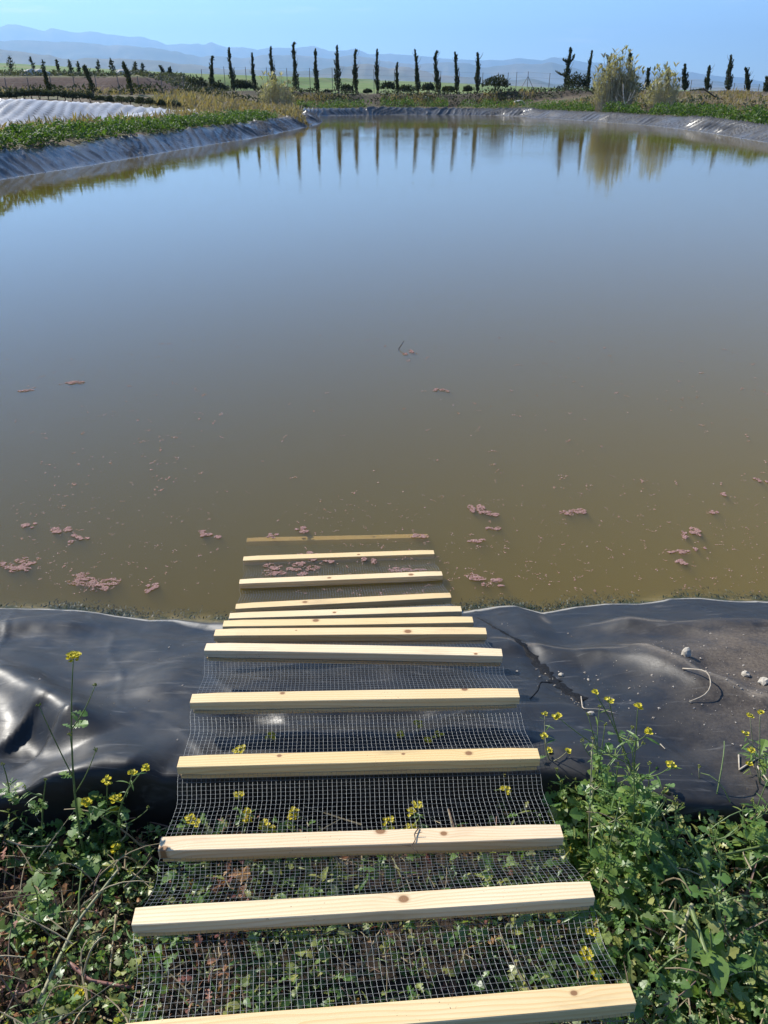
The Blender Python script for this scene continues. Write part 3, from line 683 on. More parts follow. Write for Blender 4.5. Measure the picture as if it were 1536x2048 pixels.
def build_wire():
    WN = 79; CELL = .0127
    # rails: left and right 3-D curves through the battens with sag / bulge between them
    lefts = []; rights = []; bul = []
    first = knots_frames[0]
    d = np.array([0, -.34, -.03])
    seq = [(first[0] + d, first[1] + d)] + [(k[0], k[1]) for k in knots_frames]
    last = knots_frames[-1]; seq.append((last[0] + [0, .25, -.10], last[1] + [0, .25, -.10]))
    # bulge between battens j and j+1: (left, middle, right), metres up
    BUL = {0: (.00, .0, .0), 1: (-.01, -.005, .012), 2: (-.012, .0, .03), 3: (-.01, -.006, .004), 4: (-.008, -.01, .004), 5: (-.018, -.012, .020),
           6: (.004, .006, .018), 7: (.004, .012, .012), 8: (.006, .016, .022), 9: (.014, .026, .032), 10: (.016, .030, .040), 11: (.02, .03, .045), 12: (.0, .005, .0), 13: (0, 0, 0)}
    rows = []
    for j in range(len(seq) - 1):
        A, B = seq[j], seq[j + 1]
        ln = np.linalg.norm((A[0] + A[1]) / 2 - (B[0] + B[1]) / 2)
        n = max(2, int(round(ln / CELL)) * 2)
        span = (j % 2 == 0)
        for k in range(n):
            t = k / n
            u = np.linspace(0, 1, WN)[:, None]
            P = (A[0] * (1 - u) + A[1] * u) * (1 - t) + (B[0] * (1 - u) + B[1] * u) * t
            if span:
                bl = BUL.get(j // 2, (0, 0, 0)); w_ = np.interp(u[:, 0], [0, .5, 1], bl)
                w_ = w_ * .38; P[:, 2] += w_ * math.sin(math.pi * t) ** 1.0 + .5 * w_ * math.sin(2 * math.pi * t)
                P[:, 2] += .007 * (vnoise(u[:, 0] * 4 + j * 3, np.full(WN, t * 1.5), 33 + j) - .5) * math.sin(math.pi * t)
                # the free edges draw in a little
                P[:, 0] += -.02 * (u[:, 0] - .5) * 2 * math.sin(math.pi * t) ** 2 * .5 + .006 * (vnoise(u[:, 0] * 2, np.full(WN, t * 3 + j * 9), 5) - .5) * math.sin(math.pi * t)
            rows.append((P, k % 2 == 0))
    G = np.array([r[0] for r in rows])          # (rows, WN, 3)
    full = np.array([r[1] for r in rows])
    nr = len(G); rad = .00037
    mb = MB()
    def bars(path_set, offs):
        # path_set (k, m, 3) -> 3-sided tubes
        k, m, _ = path_set.shape
        tan = np.gradient(path_set, axis=1); tan /= np.linalg.norm(tan, axis=2)[..., None] + 1e-9
        up = np.array([0, 0, 1.0]); sd = np.cross(tan, up); sd /= np.linalg.norm(sd, axis=2)[..., None] + 1e-9; nn = np.cross(sd, tan)
        V = []
        for q in range(4):
            an = 2 * math.pi * q / 4 + math.pi / 4
            V.append(path_set + rad * (math.cos(an) * sd + math.sin(an) * nn) + np.array([0, 0, offs]))
        V = np.stack(V, 2).reshape(-1, 3)
        base = np.arange(k * m).reshape(k, m)[:, :-1].ravel() * 4
        F = []
        for q in range(4):
            q2 = (q + 1) % 4
            F.append(np.stack([base + q, base + q2, base + 4 + q2, base + 4 + q], -1))
        mb.v.append(V); mb.f.append([tuple(x) for x in (np.concatenate(F) + mb.n).tolist()]); mb.n += len(V)
    bars(np.swapaxes(G, 0, 1), .0003)
    bars(G[full][:, ::2] if False else G[full], -.0004)
    o = mb.build('wire_mesh', M['steel'], ramp, True)
    return G
WIRE = build_wire()
def mesh_clear(x, y):
    """height of the wire above a point, or None beside the ramp"""
    c = WIRE[:, 39, :]; i = int(np.argmin(abs(c[:, 1] - y))); row = WIRE[i]
    if x < row[0, 0] - .015 or x > row[-1, 0] + .015 or y > WIRE[-1, 39, 1] or y < WIRE[0, 39, 1]: return None
    return float(np.interp(x, row[:, 0], row[:, 2]))

# ------------------------------------------------------------------ leaf shapes (along +Y, unit length)
def leaf_tpl(outline, fold=.18, droop=.25, seg=None):
    """outline: (y, halfwidth) list; two strips either side of the midrib"""
    v = []; f = []
    for (y, w_) in outline:
        z = -droop * y * y
        v += [(-w_, y, z + fold * w_), (0, y, z), (w_, y, z + fold * w_)]
    for i in range(len(outline) - 1):
        a = i * 3; f += [(a, a + 1, a + 4, a + 3), (a + 1, a + 2, a + 5, a + 4)]
    return np.array(v, float), f
LOBED = leaf_tpl([(0, .012), (.22, .015), (.24, .10), (.30, .13), (.33, .04), (.42, .05), (.44, .17), (.52, .20), (.56, .08), (.62, .10), (.65, .27), (.76, .30), (.82, .22), (.88, .24), (.95, .13), (1, .01)], .25, .35)
LOBED2 = leaf_tpl([(0, .012), (.15, .02), (.18, .14), (.25, .16), (.29, .05), (.38, .06), (.42, .22), (.5, .24), (.55, .07), (.63, .08), (.68, .25), (.78, .24), (.84, .12), (.9, .15), (1, .01)], .1, .55)
OVATE = leaf_tpl([(0, .01), (.12, .02), (.2, .16), (.38, .26), (.55, .25), (.75, .17), (.9, .08), (1, .005)], .3, .3)
NARROW = leaf_tpl([(0, .01), (.2, .05), (.5, .075), (.8, .05), (1, .004)], .3, .45)
ROUND = (np.array([(0, 0, 0), (0, .45, .06)] + [(math.sin(a) * .5 * (1 + .12 * math.cos(5 * a)), .45 - math.cos(a) * .48 * (1 + .12 * math.cos(5 * a)), .10 * math.cos(5 * a)) for a in np.linspace(.25, 2 * math.pi - .25, 14)]), [(1, k, k + 1) for k in range(2, 15)])
BLADE = leaf_tpl([(0, .012), (.35, .014), (.7, .010), (1, .001)], .5, .55)
TRI = (np.array([(-.28, 0, 0), (.28, 0, 0), (.16, .6, .03), (0, 1, 0), (-.18, .55, -.03)]), [(0, 1, 2, 3, 4)])
PETAL = (np.array([(0, 0, 0), (.5, .42, .14), (.36, 1, .2), (-.36, 1, .2), (-.5, .42, .14), (0, .5, .05)]), [(0, 1, 5), (1, 2, 5), (2, 3, 5), (3, 4, 5), (4, 0, 5)])
CLOD = (np.array([(1, 0, 0), (-1, 0, 0), (0, 1, 0), (0, -1, 0), (0, 0, .8), (0, 0, -.8), (.6, .6, .4), (-.6, .5, .5), (.5, -.6, .45), (-.5, -.6, .3)]), [(0, 6, 4), (6, 2, 4), (2, 7, 4), (7, 1, 4), (1, 9, 4), (9, 3, 4), (3, 8, 4), (8, 0, 4), (0, 5, 6), (6, 5, 2), (2, 5, 7), (7, 5, 1), (1, 5, 9), (9, 5, 3), (3, 5, 8), (8, 5, 0)])
def rand_rot(n, p0=-.3, p1=.9, roll=.5):
    return rotmats(rng.random(n) * 2 * np.pi, p0 + (p1 - p0) * rng.random(n), (rng.random(n) - .5) * 2 * roll)

def flower_head(fl, bd, c, size, nfl=9, nb=10):
    c = np.asarray(c, float)
    for k in range(nfl):
        a = k * 2.4 + rng.random(); rr = size * (.35 + .65 * rng.random()); h = size * (.2 - .9 * (rr / size) ** 2 * rng.random())
        p = c + [rr * math.cos(a), rr * math.sin(a), h]
        n4 = 4; yaw = a + np.arange(4) * np.pi / 2 + .4
        fl.inst(PETAL, rotmats(yaw, np.full(4, .1 + .5 * rng.random()), np.zeros(4)), np.full(4, .0052 + .0020 * rng.random()), np.tile(p, (4, 1)))
    n = nb
    loc = c + (rng.random((n, 3)) - .5) * [size * .9, size * .9, size * .7] + [0, 0, size * .35]
    bd.inst(CLOD, rand_rot(n), np.stack([np.full(n, .0016), np.full(n, .0016), np.full(n, .0034)], 1), loc)
def mustard(base, top, label, branches=4, leaves=10, leaf=.07, flowers=True, bend=.12, heads=None, stemmat='stem_green', group='mustard plants in flower on the near bank', r0=.0036, tpl=None, cap=None, fsize=1.0, budheads=False):
    base = np.asarray(base, float); top = np.asarray(top, float); H = np.linalg.norm(top - base)
    root = empty('mustard_plant', base); tag(root, label, 'plant', group)
    st, lf, fl, bd = MB(), MB(), MB(), MB()
    side = rng.normal(0, bend, 3) * H; side[2] = abs(side[2]) * .3
    ax = bez(base, (base + top) / 2 + side, top, 14)
    st.tube(ax, np.linspace(r0, r0 * .35, 14), 6)
    hs = [top]
    for b in range(branches):
        t = .35 + .55 * (b + rng.random() * .6) / max(1, branches); i = min(12, int(t * 13)); p = ax[i]
        a = rng.random() * 2 * np.pi; ln = H * (.12 + .22 * rng.random())
        e = p + [math.cos(a) * ln * .7, math.sin(a) * ln * .7, ln * .75]
        if cap is not None: e[2] = min(e[2], cap)
        m_ = (p + e) / 2 + [math.cos(a) * ln * .2, math.sin(a) * ln * .2, -ln * .1]
        st.tube(bez(p, m_, e, 7), np.linspace(r0 * .5, r0 * .25, 7), 5); hs.append(e)
        # pods and small leaves along a branch
        q = bez(p, m_, e, 7)[1:6]
        n = len(q); lf.inst(NARROW, rand_rot(n, .0, .9), .015 + .025 * rng.random(n), q)
    nmain = len(hs)
    for (u, v_) in (heads or []):
        e = pd(u, v_, base[1] + (rng.random() - .5) * .04); i = 5 + int(rng.random() * 5); p = ax[i]
        st.tube(bez(p, (p + e) / 2 + [0, 0, -.02], e, 8), np.linspace(r0 * .5, r0 * .3, 8), 5); hs.append(e)
    n = leaves
    if n:
        ii = (np.clip(rng.random(n) ** 1.4 * .85, 0, .9) * 13).astype(int); loc = ax[ii]
        s = leaf * (1.15 - .75 * ii / 13) * (.6 + .7 * rng.random(n))
        lf.inst(tpl or LOBED, rotmats(rng.random(n) * 2 * np.pi, .1 + .8 * rng.random(n), (rng.random(n) - .5) * .9), s, loc)
        lf.inst(LOBED2, rotmats(rng.random(n) * 2 * np.pi, .1 + .8 * rng.random(n), (rng.random(n) - .5) * .9), s * .7, loc)
    st.build('stem', M[stemmat], root, True)
    if lf.n: lf.build('leaves', M['mustard_leaf'], root)
    if flowers:
        for hi, h in enumerate(hs):
            if budheads and hi >= nmain:
                bd = MB(); flower_head(MB(), bd, h, .010, 0, 12); bd.build('buds', M['bud'], root); continue
            fl, bd = MB(), MB(); flower_head(fl, bd, h, (.011 + .008 * rng.random()) * fsize, int((8 + rng.random() * 9) * fsize ** 1.6))
            fo = fl.build('flower_head', M['flower'], root); bo = bd.build('buds', M['bud'], root); bo.parent = fo
    else:
        for h in hs:
            bd = MB(); flower_head(MB(), bd, h, .01, 0, 9); bd.build('buds', M['bud'], root)
    return root
ZG = .25
def plant(u0, v0, u1, v1, label, lean=.02, z=None, **kw):
    kw.setdefault('fsize', 1.0 if u0 < 700 else .6)
    z = ZG if z is None else z
    b = px(u0, v0, z); b[2] = z - .02
    t = pd(u1, v1, b[1] + lean)
    return mustard(b, t, label, **kw)
plant(168, 1712, 147, 1312, 'tallest slender mustard stalk with yellow head, standing before the left liner fold', .05, branches=0, leaves=13, leaf=.075, heads=[(78, 1412), (190, 1372), (192, 1500), (140, 1470)], bend=.03, z=.27, budheads=True, fsize=1.35)
plant(82, 1712, 92, 1560, 'short budding mustard at left with pale green head', .03, flowers=False, branches=3, leaves=12, leaf=.06)
plant(10, 1690, 6, 1530, 'leafy mustard cut by the left photo edge below the liner', .02, branches=2, leaves=16, leaf=.075, flowers=False)
plant(205, 1700, 214, 1562, 'yellow mustard head between the tall stalk and the ramp', .03, branches=2, leaves=12, leaf=.07, fsize=.8)
plant(262, 1715, 292, 1535, 'arching mustard with round bud knobs left of the fourth batten', .02, branches=3, leaves=9, leaf=.05, heads=[(296, 1618), (240, 1690)], budheads=True, fsize=.8)
plant(232, 1760, 232, 1695, 'small mustard with a yellow spike over red litter at left', .02, branches=1, leaves=8, leaf=.05)
plant(110, 2020, 92, 2010, 'low yellow mustard sprig at the bottom left corner', .03, branches=2, leaves=8, leaf=.06, heads=[(70, 2030), (160, 1990)])
plant(60, 1850, 66, 1770, 'lobed green mustard rosette on the left, no flowers yet', .03, flowers=False, branches=0, leaves=16, leaf=.085)
plant(1150, 1620, 1088, 1472, 'mustard with dense yellow head just right of the fourth batten', .02, branches=3, leaves=9, leaf=.05, heads=[(1135, 1502)], stemmat='stem_pale')
plant(1180, 1745, 1186, 1480, 'straight pale stalk with leafy crown right of the ramp', .02, branches=2, leaves=8, leaf=.07, flowers=False, stemmat='stem_pale', bend=.02)
plant(1300, 1760, 1190, 1385, 'tall leaning mustard with small scattered flowers over the dark groove', .10, branches=3, leaves=10, leaf=.06, heads=[(1115, 1434), (1276, 1413), (1218, 1402)], bend=.10)
plant(1260, 1700, 1236, 1530, 'bushy green mustard behind the pale stalk on the right', .03, branches=4, leaves=18, leaf=.085, flowers=False)
plant(1424, 1640, 1398, 1535, 'single thin sprig rising before the bare liner on the right', .02, branches=1, leaves=5, leaf=.05, flowers=False, bend=.06, stemmat='stem_pale')
plant(1528, 1640, 1520, 1425, 'mustard with yellow buds cut by the right photo edge', .02, branches=3, leaves=9, leaf=.07, stemmat='stem_pale', heads=[(1500, 1432)])
plant(1300, 1800, 1330, 1600, 'spreading mustard with large lobed leaves right of the third batten', .04, branches=3, leaves=20, leaf=.10, flowers=False)
plant(1170, 1720, 1142, 1703, 'tiny yellow mustard by the right end of the third batten', .01, branches=1, leaves=5, leaf=.04)
plant(1450, 1960, 1372, 1660, 'thick green stalk arching across the weeds at lower right', .12, branches=2, leaves=12, leaf=.11, flowers=False, bend=.10, r0=.0068)
plant(1440, 1990, 1420, 1860, 'big smooth leaved plant at the lower right', .03, branches=0, leaves=14, leaf=.13, flowers=False, tpl=OVATE, r0=.006)
plant(1530, 2000, 1520, 1880, 'broad leaved plant in the bottom right corner', .03, branches=0, leaves=14, leaf=.12, flowers=False, tpl=OVATE, r0=.005)
for (u0, v0, u1, v1, lab) in ((1130, 1660, 1112, 1540, 'leafy shoot hugging the right end of the fourth batten'), (1160, 1700, 1210, 1450, 'tall leafy shoot climbing over the liner right of the pale stalk'), (1215, 1690, 1176, 1430, 'leafy shoot with drooping leaves before the dark groove'),
                              (1240, 1740, 1262, 1480, 'dense leafy shoot in the middle of the right weeds'), (1290, 1730, 1300, 1530, 'leafy shoot with narrow leaves right of the bushy mustard'), (1340, 1760, 1352, 1610, 'low leafy shoot at the edge of the bare liner'),
                              (1190, 1800, 1240, 1600, 'leafy shoot crossing behind the third batten end'), (1400, 1790, 1440, 1640, 'green shoot below the thin sprig on the right'), (1510, 1740, 1536, 1560, 'leafy shoot at the right edge under the yellow buds')):
    plant(u0, v0, u1, v1, lab, .03, flowers=False, branches=5, leaves=26, leaf=.062, bend=.10, r0=.003)
# seen through the wire: all stay below it
for (u, v_, zc, lab) in ((478, 1592, .40, 'yellow flower tuft under the wire, left, between third and fourth batten'), (392, 1645, .36, 'yellow tuft under the left wire edge above the third batten'),
                         (528, 1650, .34, 'small yellow tuft touching the third batten from below the wire'), (478, 1500, .43, 'yellow blossom behind the fourth batten on the left'),
                         (542, 1474, .43, 'two small blooms under the wire left of centre, nearest the fifth batten'), (836, 1448, .43, 'tall thin bloom under the wire right of centre'),
                         (800, 1470, .41, 'round bloom under the wire at the centre above the fourth batten'), (876, 1470, .42, 'small greenish bloom right of the thin one under the wire'),
                         (588, 1625, .37, 'yellow sprig under the wire among grey stalks'), (835, 1610, .36, 'yellow bloom under the wire right of centre below the fourth batten'),
                         (1010, 1545, .40, 'feathery plant with tiny yellow bloom under the right wire'), (778, 1645, .34, 'yellow bloom hugging the third batten at the centre'),
                         (1185, 1865, .36, 'yellow blooms under the right wire edge below the second batten')):
    t = px(u, v_, zc); b = t + np.array([rng.normal(0, .03), -.05 - .04 * rng.random(), 0]); b[2] = .23
    mustard(b, t, lab, branches=2, leaves=5, leaf=.035, bend=.06, r0=.0022, cap=zc + .01, group='mustard plants under the wire')

# ------------------------------------------------------------------ ground cover (stuff)
def scatter(n, x0, x1, y0, y1, dens=None):
    x = x0 + (x1 - x0) * rng.random(n); y = y0 + (y1 - y0) * rng.random(n)
    if dens is not None:
        k = rng.random(n) < dens(x, y); x = x[k]; y = y[k]
    return x, y
def edge_y(x):      # where the weeds stop and bare liner begins
    return np.interp(x, [-1.6, -1.1, -.9, -.62, -.5, 0, .45, .55, .75, 1.0, 1.3, 1.7], [1.56, 1.50, 1.46, 1.50, 1.50, 1.46, 1.52, 1.62, 1.66, 1.50, 1.40, 1.42])
def clearance(x, y):
    return np.array([(lambda c: 9.0 if c is None else c)(mesh_clear(a, b)) for a, b in zip(x, y)])
cov, dry, grs, stw = MB(), MB(), MB(), MB()
stk = MB()
x, y = scatter(26000, -1.7, 1.8, .35, 1.75, lambda x, y: np.where(y < edge_y(x) - .02, 1, 0) * np.clip(.25 + .75 * sm((fbm(x * 4, y * 4, 80, 3) - .30) / .2) + .35 * (x > .4), 0, 1))
gzv = ground_z(x, y); cl = clearance(x, y)
tall = np.where(x > .45, .19, np.where(x < -.55, .12, .12)) * (.55 + .7 * fbm(x * 3, y * 3, 90, 3))
hh = gzv + tall * rng.random(len(x)) ** .8; hh = np.minimum(hh, cl - .035)
kind = rng.random(len(x)); sz = (.013 + .034 * rng.random(len(x)) ** 2.0) * np.where(x > .45, 1.3, .95)
sz = np.where(cl < 5, np.minimum(sz, .045), sz)
loc = np.stack([x, y, hh], 1)
warm = (vnoise(x * 3 + 4, y * 3, 95) > .60) & (x < -.35)
for tpl, a, b in ((LOBED, 0, .34), (LOBED2, .34, .62), (OVATE, .62, .74), (ROUND, .74, .82), (NARROW, .82, 1)):
    m_ = (kind >= a) & (kind < b)
    g_ = m_ & ~warm; cov.inst(tpl, rand_rot(g_.sum(), -.5, 1.1, .9), sz[g_] * (.75 if tpl is ROUND else 1), loc[g_])
    g_ = m_ & warm; dry.inst(tpl, rand_rot(g_.sum(), -.6, .6, .9), sz[g_] * .9, loc[g_])
# petioles/thin stalks carry the leaves
m_ = rng.random(len(x)) < .25
for a, b, h, g0 in zip(x[m_], y[m_], hh[m_], gzv[m_]):
    o_ = rng.normal(0, .025, 2); stk.tube(bez((a + o_[0], b + o_[1], g0 - .01), (a + o_[0] * .8, b + o_[1] * .8, h * .6 + g0 * .4), (a, b, h), 4), [.0015, .0013, .0010, .0007], 3, False)
# dry litter, mostly on the left and on the soil under the wire
x, y = scatter(4200, -1.7, 1.8, .35, 1.7, lambda x, y: np.where(y < edge_y(x) + .03, 1, 0) * np.where(x < -.5, 1, .35))
z_ = np.minimum(ground_z(x, y) + .01 + .05 * rng.random(len(x)), clearance(x, y) - .03)
k1 = rng.random(len(x)) < .5
dry.inst(LOBED2, rand_rot(k1.sum(), -.4, .4, 1.2), .015 + .03 * rng.random(k1.sum()), np.stack([x, y, z_], 1)[k1])
dry.inst(OVATE, rand_rot((~k1).sum(), -.4, .4, 1.2), .012 + .02 * rng.random((~k1).sum()), np.stack([x, y, z_], 1)[~k1])
# grass
x, y = scatter(5200, -1.7, 1.8, .35, 1.7, lambda x, y: np.where(y < edge_y(x), 1, 0) * np.where(x > .5, .9, .5))
gzv = ground_z(x, y); cl = clearance(x, y); L_ = (.05 + .12 * rng.random(len(x))) * np.where(x > .5, 1.2, .8); L_ = np.where(cl < 5, np.minimum(L_, .09), L_)
pit = np.where(cl < 5, .2 + .7 * rng.random(len(x)), .3 + 1.1 * rng.random(len(x)))
Rm = rotmats(rng.random(len(x)) * 2 * np.pi, pit, (rng.random(len(x)) - .5))
kk = rng.random(len(x)) < .62
lc = np.stack([x, y, gzv], 1)
grs.inst(BLADE, Rm[kk], np.stack([L_ * 2.0, L_, L_], 1)[kk], lc[kk])
stw.inst(BLADE, Rm[~kk], np.stack([L_ * 1.4, L_, L_], 1)[~kk], lc[~kk])
# pale dry stalks lying about
for k in range(900):
    a = rng.uniform(-1.6, 1.75); b = rng.uniform(.4, 1.62)
    if b > edge_y(a) + .06: continue
    c0 = mesh_clear(a, b); z0 = gz(a, b) + (.02 + .06 * rng.random() if c0 else .02 + .14 * rng.random())
    if c0: z0 = min(z0, c0 - .05)
    ln = .04 + .16 * rng.random() ** 1.5; an = rng.random() * np.pi; e = np.array([math.cos(an), math.sin(an), rng.normal(0, .25)]) * ln
    p0 = np.array([a, b, z0]); p2 = p0 + e
    c2 = mesh_clear(p2[0], p2[1])
    if c2: p2[2] = min(p2[2], c2 - .03)
    stw.tube(bez(p0, (p0 + p2) / 2 + rng.normal(0, .012, 3), p2, 5), np.linspace(.0024, .0012, 5) * (.5 + .7 * rng.random()), 4)
tag(cov.build('weeds', M['weed_leaf']), kind='stuff')
for k in range(300):        # long arching shoots on the right, a few on the left
    a = rng.uniform(.55, 1.7) if k % 4 else rng.uniform(-1.5, -.62); b = rng.uniform(.45, 1.45); z0 = gz(a, b)
    an = rng.random() * 6.28; ln = .12 + .25 * rng.random(); e = np.array([a + ln * .8 * math.cos(an), b + ln * .6 * math.sin(an), z0 + .06 + .20 * rng.random()])
    if mesh_clear(e[0], e[1]) is not None or mesh_clear(a, b) is not None: continue
    (stk if k % 2 else stw).tube(bez((a, b, z0), ((a + e[0]) / 2, (b + e[1]) / 2, e[2] + .05), e, 8), np.linspace(.0030, .0014, 8) * (.6 + .6 * rng.random()), 5)
tag(stk.build('weed_stalks', M['stem_green']), kind='stuff')
tag(dry.build('dry_leaves', M['dry_leaf']), kind='stuff')
tag(grs.build('grass', M['grass']), kind='stuff')
tag(stw.build('straw', M['straw']), kind='stuff')

# single stalks that stand out
def stalk(pts, r, mat, label, cat='stalk', name='plant_stalk', group=None, tips=None):
    mb = MB(); P = np.array(pts)
    n = 14; t = np.linspace(0, 1, n); L = np.concatenate([[0], np.cumsum(np.linalg.norm(np.diff(P, axis=0), axis=1))]); L /= L[-1]
    Q = np.stack([np.interp(t, L, P[:, i]) for i in range(3)], 1); Q[1:-1] = (Q[:-2] + 2 * Q[1:-1] + Q[2:]) / 4
    mb.tube(Q, np.linspace(r, r * .6, n), 7)
    for tp in (tips or []): mb.tube(np.array(tp), np.linspace(r * .6, r * .35, len(tp)), 6)
    return tag(mb.build(name, M[mat], None, True), label, cat, group)
Z1 = .33
stalk([px(75, 2010, .28), px(150, 1850, .31), px(240, 1735, .36)], .0055, 'stem_pale', 'long pale green stalk leaning through the weeds left of the ramp')
stalk([px(158, 1850, .31), px(158, 1790, .34), px(165, 1735, .36)], .003, 'stem_green', 'thin upright green shoot forking from the pale stalk at left')
stalk([px(138, 1925, .30), px(180, 1962, .30), px(262, 1975, .30)], .0058, 'stem_red', 'reddish bent stem lying at the lower left', tips=[[px(180, 1962, .30), px(186, 2008, .29)]])
stalk([px(232, 1830, .3), px(218, 1960, .28)], .003, 'straw', 'straw coloured stick standing left of the second batten')
stalk([px(1205, 1618, .38), px(1290, 1665, .42), px(1370, 1760, .42), px(1385, 1800, .40)], .0045, 'stem_green', 'curved green stem sweeping down from the liner edge at right')
stalk([px(1380, 1810, .40), px(1410, 1900, .42), px(1440, 1970, .40)], .0068, 'stem_green', 'thick bright green stem in the lower right weeds')
stalk([px(1385, 1808, .41), px(1360, 1870, .38), px(1355, 1915, .34)], .0048, 'stem_pale', 'forked pale stem below the curved green one')
stalk([px(1250, 1760, .36), px(1420, 1715, .38), px(1536, 1690, .38)], .0048, 'stem_green', 'long green stem lying level across the weeds at right')
stalk([px(1400, 1810, .38), px(1470, 1818, .37), px(1560, 1822, .36)], .004, 'stem_green', 'second level green stem lower on the right')
stalk([px(1434, 1730, .38), px(1452, 1800, .37), px(1450, 1865, .34)], .0026, 'stem_red', 'thin brown stem dropping through the right weeds')
stalk([px(1185, 1500, .47), px(1182, 1690, .36)], .0042, 'stem_pale', 'bare pinkish stalk upright beside the third batten')
stalk([px(1250, 1960, .33), px(1300, 2000, .33), px(1335, 2060, .32)], .0028, 'straw', 'pale curved straw off the right end of the first batten')
stalk([px(1290, 1522, .38), px(1330, 1540, .38), px(1365, 1560, .37)], .0026, 'twig', 'straight pale twig on the liner above the right weeds', 'twig', 'twig')

# ------------------------------------------------------------------ bits on the liner
def rock(u, v_, r, label, mat='stone', flat=.8):
    x0, y0 = px(u, v_, .28)[:2]
    for _ in range(6):
        zz = float(near_z(np.array([x0]), np.array([y0]))[0]); x0, y0 = px(u, v_, zz)[:2]
    import bmesh
    bm = bmesh.new(); bmesh.ops.create_icosphere(bm, subdivisions=2, radius=1)
    sx, sy = rng.uniform(.8, 1.25), rng.uniform(.75, 1.1); sd = int(rng.integers(0, 999))
    for vtx in bm.verts:
        c = vtx.co; k = 1 + 1.1 * (float(fbm(c.x * 1.6 + 5, c.y * 1.6 + c.z * 2.1, sd, 3)) - .5)
        vtx.co = Vector((c.x * sx, c.y * sy, c.z * flat)) * k * r
    me = bpy.data.meshes.new('stone'); bm.to_mesh(me); bm.free(); me.materials.append(M[mat])
    me.polygons.foreach_set('use_smooth', [False for _ in me.polygons])
    o = bpy.data.objects.new('stone', me); COL.objects.link(o); o.location = (x0, y0, zz + r * flat * .55); o.rotation_euler = (0, 0, rng.random() * 6)
    tag(o, label, 'stone', 'stones on the liner')
rock(1371, 1312, .017, 'pointed cream stone casting a shadow on the right liner', flat=1.25)
rock(1492, 1351, .014, 'pale stone between the pointed stone and the right photo edge')
rock(1527, 1367, .018, 'white stone at the right photo edge on the liner')
rock(1182, 1428, .012, 'flat pale stone caught in the flowering stems', flat=.5)
rock(1177, 1361, .006, 'tiny white stone right of the dark groove')
rock(1122, 1352, .009, 'small pale stone in the dark groove of the liner')
def on_liner(u, v_):
    x0, y0 = px(u, v_, .28)[:2]
    for _ in range(6):
        zz = float(near_z(np.array([x0]), np.array([y0]))[0]); x0, y0 = px(u, v_, zz)[:2]
    return np.array([x0, y0, zz])
def liner_stick(pix, r, label, mat='twig', lift=.004):
    P = [on_liner(u, v_) + [0, 0, lift + (dz[0] if dz else 0)] for (u, v_, *dz) in pix]
    stalk(P, r, mat, label, 'twig', 'twig', 'twigs on the liner')
liner_stick([(1365, 1339), (1395, 1350, .02), (1413, 1362, .035), (1419, 1388, .03), (1408, 1400, .015), (1378, 1405)], .0028, 'bare pale twig curled like a hook on the right liner')
liner_stick([(1477, 1512), (1478, 1541)], .0028, 'short upright half of a broken stick on the liner at right')
liner_stick([(1478, 1542), (1517, 1516)], .0030, 'slanting half of a broken stick on the liner at right')
liner_stick([(1514, 1535), (1540, 1570)], .0030, 'grey stick cut by the right photo edge')
liner_stick([(1162, 1395), (1165, 1420), (1200, 1420), (1235, 1430)], .0022, 'thin pale twig lying under the flowers on the right')
liner_stick([(1320, 1490), (1330, 1500)], .0018, 'tiny straw on the dusty liner')
def ribbon(pix, w0, w1, label):
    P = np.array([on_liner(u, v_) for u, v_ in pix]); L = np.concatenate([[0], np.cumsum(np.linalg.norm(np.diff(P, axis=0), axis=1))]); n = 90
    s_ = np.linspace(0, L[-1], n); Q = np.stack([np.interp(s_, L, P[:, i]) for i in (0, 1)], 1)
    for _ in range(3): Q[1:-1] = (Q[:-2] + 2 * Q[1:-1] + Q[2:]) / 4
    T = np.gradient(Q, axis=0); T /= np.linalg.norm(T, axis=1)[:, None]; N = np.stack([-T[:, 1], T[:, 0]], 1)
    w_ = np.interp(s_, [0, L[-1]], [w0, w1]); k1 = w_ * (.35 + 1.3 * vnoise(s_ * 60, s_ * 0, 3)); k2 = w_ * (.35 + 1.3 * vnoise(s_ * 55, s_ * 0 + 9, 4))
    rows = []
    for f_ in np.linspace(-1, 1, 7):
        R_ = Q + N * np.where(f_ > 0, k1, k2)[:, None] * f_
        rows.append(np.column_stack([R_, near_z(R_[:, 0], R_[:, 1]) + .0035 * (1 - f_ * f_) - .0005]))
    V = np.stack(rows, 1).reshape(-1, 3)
    tag(mesh_obj('dark_trail', V, grid_faces(n, 7), M['trail_black'], None, True), label, 'dark trail', 'dark trails on the liner')
ribbon([(955, 1234), (985, 1253), (1015, 1268), (1045, 1290), (1066, 1313), (1085, 1338), (1110, 1362), (1135, 1385), (1165, 1402)], .0045, .025, 'dark ragged trail running from the waterline down the right fold')  # near-black ribbon along the groove, widening toward its far end
ribbon([(1060, 1398), (1076, 1380), (1082, 1364), (1124, 1362)], .003, .004, 'short dark strip painted as a stem shadow, joining the ragged trail from the left')  # thin stem shadow laid on the liner as a dark strip
grav = MB()
for k in range(900):
    a = rng.normal(1.30, .33); b = rng.normal(2.02, .22)
    if k % 5 == 0: a = rng.uniform(-1.5, 1.7); b = rng.uniform(1.62, 2.7)
    s_ = wl(a) - b
    if s_ < .25 or s_ > 1.3 or a > 2.2: continue
    if mesh_clear(a, b) is not None: continue
    r = .0012 + .005 * rng.random() ** 5
    zz = float(near_z(np.array([a]), np.array([b]))[0])
    grav.inst(CLOD, rand_rot(1), np.array([[r, r * .8, r * .7]]), np.array([[a, b, zz + r * .2]]))
P_ = np.array(GROOVE)
